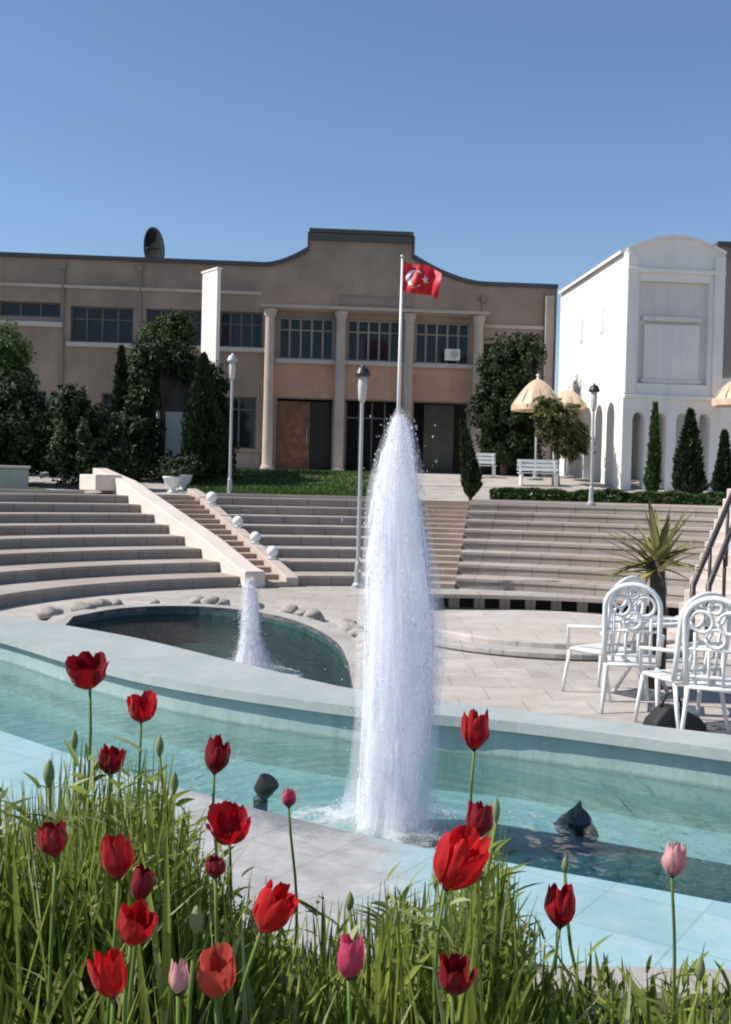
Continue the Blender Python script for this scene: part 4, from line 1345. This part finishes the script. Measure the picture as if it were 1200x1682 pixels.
# ------------------------------------------------------------------ fountain jets
def jet(name, label, Y, prof_px, basez, nz=300, nseg=160, drops=9000, rough=1.0, dsize=.003, seed=1, spread=.45):
    """prof_px: list of (y, xl, xr) in picture pixels, measured at distance Y"""
    pr = []
    for (y, xl, xr) in prof_px:
        a = at(xl, y, Y); b = at(xr, y, Y); pr.append((a.z, (a.x + b.x) / 2, (b.x - a.x) / 2))
    pr.sort()
    bx = pr[0][1]
    t_ = thing(name, label, 'fountain', (bx, Y, basez))
    def ev(z):
        if z <= pr[0][0]: return pr[0][1] - bx, pr[0][2]
        for (a, b) in zip(pr, pr[1:]):
            if z <= b[0]:
                u = (z - a[0]) / (b[0] - a[0]); return a[1] + (b[1] - a[1]) * u - bx, a[2] + (b[2] - a[2]) * u
        return pr[-1][1] - bx, pr[-1][2]
    ztop = pr[-1][0]
    def shell(sc, amp, name_, mat, sd_):
        vs = []; fs = []
        for i in range(nz + 1):
            z = basez + (ztop - basez) * (i / nz)
            c, r = ev(z)
            for k in range(nseg):
                a = 2 * pi * k / nseg
                d = Vector((cos(a), sin(a), 0))
                w = noise.noise(Vector((d.x * 2.2, d.y * 2.2, z * .9 + sd_))) * .5 + noise.noise(Vector((d.x * 6, d.y * 6, z * 1.7 + sd_ * 2))) * .35 + noise.noise(Vector((d.x * 15, d.y * 15, z * 3.5 + sd_))) * .22 + noise.noise(Vector((d.x * 31, d.y * 31, z * 9 + sd_))) * .08
                rr = max(r * sc * (1 + amp * w), .002)
                vs.append((c + d.x * rr, d.y * rr, z - basez + .02 * w))
        for i in range(nz):
            for k in range(nseg):
                k2 = (k + 1) % nseg
                fs.append((i * nseg + k, i * nseg + k2, (i + 1) * nseg + k2, (i + 1) * nseg + k))
        fs.append(tuple(nz * nseg + k for k in range(nseg)))
        m = MB(); m.add(vs, fs); return m.build(name_, mat, t_, True)
    shell(.88, .15 * rough, 'water_column', M['foam'], seed)
    shell(.985, .38 * rough, 'outer_water', M['foam_thin'], seed + 9)
    # fine mist hanging round the column: a closed body of thin scattering air
    vs = []; fs = []; n2, k2_ = 30, 28
    for i in range(n2 + 1):
        u = i / n2; z = basez + .004 + (ztop + .05 - basez) * u
        c, rad_ = ev(min(z, ztop)); rad_ = rad_ * 1.22 + .02 + .10 * max(0, 1 - u * 7) ** 2
        if i == n2: rad_ = .015
        for k in range(k2_):
            a = 2 * pi * k / k2_; rr = rad_ * (1 + .12 * noise.noise(Vector((cos(a) * 1.5, sin(a) * 1.5, z * 2 + seed))))
            vs.append((c + cos(a) * rr, sin(a) * rr, z - basez))
    for i in range(n2):
        for k in range(k2_): fs.append((i * k2_ + k, i * k2_ + (k + 1) % k2_, (i + 1) * k2_ + (k + 1) % k2_, (i + 1) * k2_ + k))
    fs.append(tuple(range(k2_ - 1, -1, -1))); fs.append(tuple(n2 * k2_ + k for k in range(k2_)))
    mm = MB(); mm.add(vs, fs); mo = fixn(mm.build('mist', M['mist'], t_, True)); mo['kind'] = 'stuff'
    rng = random.Random(seed); m = MB()
    hgt = ztop - basez
    for k in range(drops):
        u = rng.random(); z = basez + hgt * u
        c, r = ev(z); a = rng.random() * 6.28
        q = abs(rng.gauss(0, 1))
        rr = r * (.92 + .06 * q) + .012 * q ** 3 * spread
        s = dsize * rng.uniform(.3, 1.1) * (1 if rng.random() < .93 else 1.7); st_ = rng.uniform(1.0, 3.4)
        p = Vector((c + cos(a) * rr, sin(a) * rr, z - basez + rng.gauss(0, .02)))
        m.add([p + Vector((s, 0, 0)), p + Vector((0, s, 0)), p + Vector((-s, 0, 0)), p + Vector((0, -s, 0)), p + Vector((0, 0, s * st_)), p + Vector((0, 0, -s * st_))],
              [(0, 1, 4), (1, 2, 4), (2, 3, 4), (3, 0, 4), (1, 0, 5), (2, 1, 5), (3, 2, 5), (0, 3, 5)])
    # splash at the foot
    r0 = ev(basez)[1]
    for k in range(int(drops * .5)):
        a = rng.random() * 6.28; q = rng.random() ** .7
        rr = r0 * (.7 + 2.0 * q); hh_ = r0 * 1.5 * (1 - q) ** 1.5 * rng.random()
        s = dsize * rng.uniform(.4, 1.3)
        p = Vector((cos(a) * rr, sin(a) * rr * .9, .01 + hh_))
        m.add([p + Vector((s, 0, 0)), p + Vector((0, s, 0)), p + Vector((-s, 0, 0)), p + Vector((0, -s, 0)), p + Vector((0, 0, s)), p + Vector((0, 0, -s))],
              [(0, 1, 4), (1, 2, 4), (2, 3, 4), (3, 0, 4), (1, 0, 5), (2, 1, 5), (3, 2, 5), (0, 3, 5)])
    o = m.build('spray', M['foam'], t_, True); o['kind'] = 'stuff'
    # foam patch
    m = MB(); n_ = 40
    vs = [(0, 0, .05)]; fs = []
    for i in range(1, 7):
        for k in range(n_):
            a = 2 * pi * k / n_; rr = r0 * 3.0 * i / 6 * (1 + .2 * noise.noise(Vector((cos(a) * 2, sin(a) * 2, i * .5 + seed))))
            vs.append((rr * cos(a), rr * sin(a), .008 + .05 * (1 - i / 6) + .02 * noise.noise(Vector((rr * cos(a) * 14, rr * sin(a) * 14, seed)))))
    for k in range(n_): fs.append((0, 1 + k, 1 + (k + 1) % n_))
    for i in range(5):
        for k in range(n_):
            k2 = (k + 1) % n_; fs.append((1 + i * n_ + k, 1 + (i + 1) * n_ + k, 1 + (i + 1) * n_ + k2, 1 + i * n_ + k2))
    m.add(vs, fs); m.build('foam', M['foam_flat'], t_, True)
    m = MB(); m.lathe([(.07, -.3), (.07, -.12), (.045, -.1), (.04, -.02)], 16); m.build('nozzle', M['dark_metal'], t_)
    return t_
JY = 6.55
jet('fountain_jet', 'tall white water jet rising from the turquoise pool', JY,
    [(682, 650, 660), (690, 645, 667), (705, 639, 674), (740, 628, 681), (800, 616, 688), (870, 609, 696), (950, 603, 706), (1030, 600, 713), (1100, 598, 713), (1180, 596, 707), (1260, 593, 700), (1330, 588, 694), (1375, 574, 696)], zw, seed=2)
jet('fountain_jet', 'small white water jet behind the pale coping', 11.6,
    [(952, 406, 412), (965, 402, 420), (1000, 399, 424), (1040, 396, 426), (1070, 392, 432), (1095, 384, 442)], -.06, nz=110, nseg=70, drops=3000, dsize=.0045, seed=5)

# ------------------------------------------------------------------ flower bed
SOIL = .72
m = MB(); nx, ny = 40, 14
vs = []; fs = []
for j in range(ny + 1):
    for i in range(nx + 1):
        x = -2.6 + 5.2 * i / nx; y = .5 + 2.3 * j / ny
        vs.append((x, y, SOIL + .06 * noise.noise(Vector((x * 2, y * 2, 0))) - (.25 if j == ny or i in (0, nx) else 0)))
for j in range(ny):
    for i in range(nx):
        b = j * (nx + 1) + i; fs.append((b, b + 1, b + nx + 2, b + nx + 1))
m.add(vs, fs); props(m.build('soil', M['soil'], None, True), 'dark soil of the raised flower bed', 'soil', kind='structure')
bw = thing('bed_wall', 'low stone retaining wall holding the flower bed', 'wall', (0, 1.65, 0))
m = MB()
m.box((0, 1.25, .33), (5.5, .16, .66)); m.box((0, -1.25, .33), (5.5, .16, .66))
for s in (-1, 1): m.box((s * 2.67, 0, .33), (.16, 2.33, .66))
bevel(m.build('stone_course', M['paving_grey'], bw), .02)

RED = petalmat('crimson_petal', (.52, .006, .014), (.30, .003, .008), .4)
REDB = petalmat('scarlet_petal', (.66, .012, .015), (.44, .005, .008), .42)
RED_SHADE = petalmat('shaded_red_petal', (.30, .004, .012), (.16, .002, .006), .35)  # crimson petals again, with their shade put into the colour
CORAL = petalmat('coral_petal', (.62, .10, .07), (.46, .05, .035), .4)
PINK = petalmat('pink_petal', (.66, .10, .19), (.55, .05, .12), .4)
PALE = petalmat('pale_pink_petal', (.74, .42, .42), (.66, .30, .32), .4)
M['anther'] = plain('dark_anther', (.02, .012, .01), .8)

def blade(m, base, d, L, w, bend, rng, seg=6, fold=.35):
    """one long narrow leaf"""
    d = d.normalized(); side = d.cross(Vector((0, 0, 1)))
    side = side.normalized() if side.length > 1e-3 else Vector((1, 0, 0))
    side = Matrix.Rotation(rng.uniform(-.9, .9), 3, d) @ side
    vs = []; out = Vector((d.x, d.y, 0)); out = out.normalized() if out.length > 1e-3 else Vector((1, 0, 0))
    for s in range(seg + 1):
        u = s / seg
        ww = w * (sin(pi * min(u * .82 + .18, 1)) ** .8) + .0004
        c = base + d * L * u + (out * .6 - Vector((0, 0, 1)) * .5) * bend * u * u * L
        up = side.cross(d)
        vs += [c - side * ww + up * ww * fold, c, c + side * ww + up * ww * fold]
    fs = []
    for s in range(seg):
        b = s * 3; fs += [(b, b + 1, b + 4, b + 3), (b + 1, b + 2, b + 5, b + 4)]
    m.add(vs, fs)

def flower(px, py, Y, wpx, hpx, mat, label, tilt=(0, 0), opn=.5, seed=1, npet=6, name='flower'):
    """bloom centred at the picture point, on a stem rooted in the bed"""
    rng = random.Random(seed)
    hc = at(px, py, Y); rad = wpx * .92 / 2 * Y / F; hgt = hpx * .88 * Y / F; opn = min(opn + .22, 1.1)
    bx = hc.x + rng.uniform(-.06, .06); by = Y + rng.uniform(-.05, .05)
    t_ = thing(name, label, 'flower', (bx, by, SOIL - .02), 0, 'flowers in the front bed')
    top = hc - Vector((bx, by, SOIL - .02))
    ax = Vector((tilt[0], tilt[1], 1)).normalized()
    q = ax.to_track_quat('Z', 'Y').to_matrix()
    nb = top - ax * hgt * .5           # bloom base
    m = MB(); path = []
    for k in range(11):
        u = k / 10
        c = Vector((0, 0, 0)).lerp(nb, u); bulge = Vector((-ax.x, -ax.y, 0)) * .10 * sin(pi * u) * u
        c = c + bulge + Vector((.012 * sin(u * 4 + seed), .012 * cos(u * 3 + seed), 0)) * sin(pi * u)
        path.append(c)
    m.tube(path, [.0042 - .0014 * k / 10 for k in range(11)], 8); m.build('stem', M['stem'], t_, True)
    for k in range(npet):
        lay = k % 2; a0 = 2 * pi * k / npet + seed + rng.uniform(-.15, .15)
        half = .78 if lay == 0 else .70
        R0 = rad * (1.0 if lay == 0 else .88); Hh = hgt * rng.uniform(.9, 1.06) * (1.0 if lay else .96)
        nu, nv = 12, 12; vs = []; lobe = rng.uniform(-.1, .12)
        op_ = opn * rng.uniform(.8, 1.25)
        for j in range(nv + 1):
            v = j / nv
            prof = (sin(min(v * 2.0, 1) * pi / 2) ** .75) * (1 - (1 - op_) * .55 * max(0, (v - .5) / .5) ** 1.6) + max(0, op_ - .7) * .6 * v * v
            wd = sin(pi * (v * .66 + .13)) ** .65
            for i in range(nu + 1):
                u = -1 + 2 * i / nu
                a = a0 + u * half * wd * (1 + lobe) + .12 * v * v * sin(seed * 3.1 + k)
                ruf = .13 * noise.noise(Vector((u * 2 + seed, v * 3, k * 1.7))) + .07 * noise.noise(Vector((u * 5 + seed, v * 5, k * 2.3)))
                rr = R0 * (prof + ruf * (0.2 + v)) * (1 - .06 * u * u)
                z = Hh * (v * (1 - .15 * u * u * v) + (.30 * ruf + .07 * noise.noise(Vector((u * 4.5, seed, k * 3.1)))) * v * v)
                vs.append(nb + q @ Vector((rr * cos(a), rr * sin(a), z)))
        fs = [(j * (nu + 1) + i, j * (nu + 1) + i + 1, (j + 1) * (nu + 1) + i + 1, (j + 1) * (nu + 1) + i) for j in range(nv) for i in range(nu)]
        m = MB(); m.add(vs, fs); m.build('petal', mat, t_, True)
    m = MB(); m.lathe([(.003, 0), (.006, .004), (.007, .012), (.004, .018)], 10)
    for k in range(12):
        a = k * .5236; m.tube([(0, 0, .002), (.007 * cos(a), .007 * sin(a), .014), (.010 * cos(a), .010 * sin(a), .022)], [.0007, .0007, .0014], 5)
    m.v = [nb + q @ v for v in m.v]; m.build('flower_centre', M['anther'], t_, True)
    # stem leaves
    for k in range(2):
        m = MB(); u = rng.uniform(.15, .45); p0 = path[int(u * 10)]
        an = rng.random() * 6.28
        blade(m, p0, Vector((cos(an) * .45, sin(an) * .45, 1)), rng.uniform(.16, .26), rng.uniform(.008, .014), rng.uniform(.2, .7), rng)
        m.build('leaf', M['blade'], t_, True)
    return t_

FL = [
 (143, 1106, 2.15, 66, 66, RED_SHADE, 'shaded crimson flower highest at the left, against the far coping', (-.1, -.3), .95),
 (233, 1166, 2.35, 48, 52, RED, 'small crimson flower right of and below the highest left flower', (.1, -.2), .8),
 (182, 1250, 1.9, 46, 56, RED_SHADE, 'small shaded red flower below the two highest left flowers', (.1, -.1), .6),
 (356, 1243, 2.3, 46, 70, RED_SHADE, 'dark red flower standing alone against the pool\'s near edge', (.15, -.1), .45),
 (86, 1378, 1.5, 54, 68, RED_SHADE, 'shaded red flower nearest the left edge', (-.2, 0), .5),
 (192, 1408, 1.42, 60, 84, RED, 'red upright flower above a cluster of red flowers at left', (-.1, 0), .5),
 (232, 1452, 1.40, 42, 70, RED_SHADE, 'narrow shaded red flower in the middle of the left cluster', (.15, 0), .3),
 (378, 1362, 2.0, 64, 62, RED, 'round open crimson flower in front of the grey coping', (.1, -.45), .9),
 (354, 1424, 1.55, 38, 40, RED_SHADE, 'tiny shaded red flower under the round crimson one', (0, 0), .3),
 (222, 1524, 1.34, 64, 72, RED, 'broad red flower low in the left cluster', (.25, -.1), .7),
 (180, 1602, 1.32, 64, 92, REDB, 'bright scarlet flower lowest in the left cluster', (-.15, -.1), .6),
 (447, 1496, 1.5, 70, 96, REDB, 'bright red leaning flower in the centre of the bed', (.5, -.1), .6),
 (575, 1572, 1.45, 52, 86, PINK, 'magenta pink flower at the bottom centre', (.05, 0), .45),
 (293, 1606, 1.30, 38, 66, PALE, 'pale pink closed flower beside the coral flower', (0, 0), .2),
 (354, 1604, 1.36, 68, 86, CORAL, 'coral red cup flower at the bottom left', (0, -.1), .7),
 (781, 1200, 2.2, 50, 78, RED, 'lone crimson flower right of the tall jet against the water', (.05, 0), .45),
 (752, 1416, 1.55, 88, 122, REDB, 'largest bright red flower right of the tall jet\'s foot', (.4, -.15), .6),
 (788, 1348, 1.85, 50, 66, RED_SHADE, 'shaded red flower peeking out behind the largest red flower', (.1, 0), .5),
 (920, 1488, 1.85, 56, 86, RED, 'red closed flower farthest right of the red ones', (0, 0), .35),
 (746, 1606, 1.4, 60, 70, RED_SHADE, 'dull shaded red flower at the bottom below the largest red flower', (.1, -.2), .7),
 (1107, 1411, 2.0, 42, 70, PALE, 'pale pink flower standing alone at the right', (.1, 0), .3),
 (474, 1312, 2.4, 26, 34, PINK, 'small faint mauve flower left of the tall jet\'s foot', (0, 0), .3),
]
for i, (px, py, Y, w_, h_, mt, lb, tl, op_) in enumerate(FL):
    flower(px, py, Y, w_, h_, mt, lb, tl, op_, seed=i + 3)

# buds and seed heads
def budplant(px, py, Y, wpx, hpx, label, seed, nod=0):
    rng = random.Random(seed); hc = at(px, py, Y); r = wpx * .62 / 2 * Y / F; h = hpx * .72 * Y / F
    bx = hc.x + rng.uniform(-.08, .08)
    t_ = thing('flower_bud', label, 'bud', (bx, Y, SOIL - .02), 0, 'green buds in the front bed')
    top = hc - Vector((bx, Y, SOIL - .02)); nb = top - Vector((0, 0, h / 2))
    m = MB(); path = [Vector((0, 0, 0)).lerp(nb, k / 8) + Vector((.015 * sin(k * .7 + seed), .01 * cos(k * .5), 0)) * sin(pi * k / 8) for k in range(9)]
    m.tube(path, .0032, 8); m.build('stem', M['stem'], t_, True)
    m = MB(); m.lathe([(max(r * sin(pi * (.06 + .94 * k / 10)) ** .8, .0006), h * k / 10) for k in range(11)], 14, nb)
    m.build('bud', M['bud'], t_, True)
    for k in range(2):
        m = MB(); an = rng.random() * 6.28
        blade(m, path[2 + k * 2], Vector((cos(an) * .4, sin(an) * .4, 1)), rng.uniform(.14, .24), rng.uniform(.008, .012), rng.uniform(.2, .6), rng); m.build('leaf', M['blade'], t_, True)
BD = [(322, 1510, 1.42, 40, 66, 'plump pale green bud right of the left red cluster'), (286, 1285, 2.2, 22, 52, 'slim green bud between the two upper red flowers'),
      (262, 1225, 2.3, 22, 50, 'slim green bud beside the small dark red flower'), (80, 1270, 2.1, 30, 66, 'pale bud above the flower nearest the left edge'),
      (574, 1480, 1.9, 24, 46, 'pale green bud above the magenta flower'), (1150, 1590, 1.9, 26, 60, 'green bud at the far right over the pale ledge'),
      (928, 1420, 2.0, 18, 40, 'thin green bud above the red closed flower'), (815, 1330, 1.75, 20, 60, 'reddish green bud right of the largest red flower'),
      (122, 1215, 2.3, 20, 48, 'slim green bud below the highest left flower'), (470, 1620, 1.7, 26, 50, 'green bud between the coral and magenta flowers'),
      (655, 1500, 1.8, 22, 52, 'green bud left of the largest red flower')]
for i, b in enumerate(BD): budplant(*b[:5], b[5], 50 + i)

# foliage of the bed: one mass of long leaves
ENV = [(-120, 1320), (0, 1340), (70, 1330), (110, 1250), (180, 1290), (260, 1270), (320, 1400), (400, 1455), (480, 1515), (560, 1525), (640, 1495), (700, 1500), (760, 1450), (820, 1400), (860, 1540), (930, 1590), (1000, 1630), (1100, 1650), (1150, 1600), (1210, 1640), (1320, 1650)]
DEN = [(-120, 1), (300, 1), (400, .9), (600, .85), (700, .8), (830, .75), (880, .3), (1000, .22), (1200, .25), (1320, .3)]
def lerp_(T, x):
    for (a, b) in zip(T, T[1:]):
        if a[0] <= x <= b[0]: return a[1] + (b[1] - a[1]) * (x - a[0]) / (b[0] - a[0])
    return T[-1][1] if x > T[-1][0] else T[0][1]
rng = random.Random(77); m = MB()
for k in range(12000):
    px = rng.uniform(-120, 1320)
    if rng.random() > lerp_(DEN, px): continue
    Y = rng.uniform(1.6, 2.6) if rng.random() < .96 else rng.uniform(1.35, 1.55)
    env = lerp_(ENV, px)
    ytop = env + abs(rng.gauss(0, 1)) * 120 + (rng.random() < .5) * 80 - 15 + (140 if Y < 1.5 else 0)
    tp = at(px, min(ytop, 1900), Y)
    hh_ = tp.z - SOIL
    if hh_ < .08: hh_ = rng.uniform(.08, .18)
    an = rng.random() * 6.28; ln = rng.uniform(.02, .3)
    d = Vector((cos(an) * ln, sin(an) * ln, 1))
    b0 = Vector((tp.x - d.x * hh_ * .8, Y - d.y * hh_ * .8, SOIL - .02))
    # leaf starts part way up its shoot so the mass stays leafy to the top
    st_ = rng.uniform(0, .6) * hh_
    L = (hh_ - st_) * rng.uniform(.9, 1.1)
    blade(m, b0 + d * st_, d, max(L, .08), rng.uniform(.003, .0085), rng.uniform(0, .45) * (1 if rng.random() < .7 else 2), rng)
for k in range(420):        # broad grey-green leaves among the narrow ones
    px = rng.uniform(-120, 1300)
    if rng.random() > lerp_(DEN, px): continue
    Y = rng.uniform(1.7, 2.5); tp = at(px, lerp_(ENV, px) + 20 + abs(rng.gauss(0, 1)) * 110, Y); hh_ = tp.z - SOIL
    if hh_ < .1: continue
    an = rng.random() * 6.28; ln = rng.uniform(.05, .35); d = Vector((cos(an) * ln, sin(an) * ln, 1))
    st_ = rng.uniform(.15, .6) * hh_
    blade(m, Vector((tp.x - d.x * hh_, Y - d.y * hh_, SOIL - .02)) + d * st_, d, max(hh_ - st_, .1), rng.uniform(.011, .021), rng.uniform(.1, .7), rng, 8, .5)
for k in range(1500):       # fine upright stalks rising above the leaves
    px = rng.choice((rng.uniform(-100, 330), rng.uniform(-100, 330), rng.uniform(330, 860), rng.uniform(620, 860), rng.uniform(860, 1300)))
    if px > 860 and rng.random() < .55: continue
    Y = rng.uniform(1.6, 2.6)
    tp = at(px, lerp_(ENV, px) - 85 + abs(rng.gauss(0, 1)) * 130, Y); hh_ = tp.z - SOIL
    if hh_ < .1: continue
    an = rng.random() * 6.28; ln = rng.uniform(.0, .13); d = Vector((cos(an) * ln, sin(an) * ln, 1))
    b0 = Vector((tp.x - d.x * hh_, Y - d.y * hh_, SOIL - .02)); st_ = rng.uniform(.2, .55) * hh_
    blade(m, b0 + d * st_, d, hh_ - st_, rng.uniform(.002, .0045), rng.uniform(0, .15), rng)
    if rng.random() < .3:     # a few side leaflets near the tip
        for q in range(3):
            a2 = rng.random() * 6.28; c_ = b0 + d * hh_ * rng.uniform(.75, .97)
            blade(m, c_, Vector((cos(a2), sin(a2), .9)), rng.uniform(.03, .07), rng.uniform(.003, .006), .4, rng, 4)
props(m.build('foliage', M['blade'], None, True), 'dense mass of narrow green leaves in the front flower bed', 'foliage', kind='stuff')
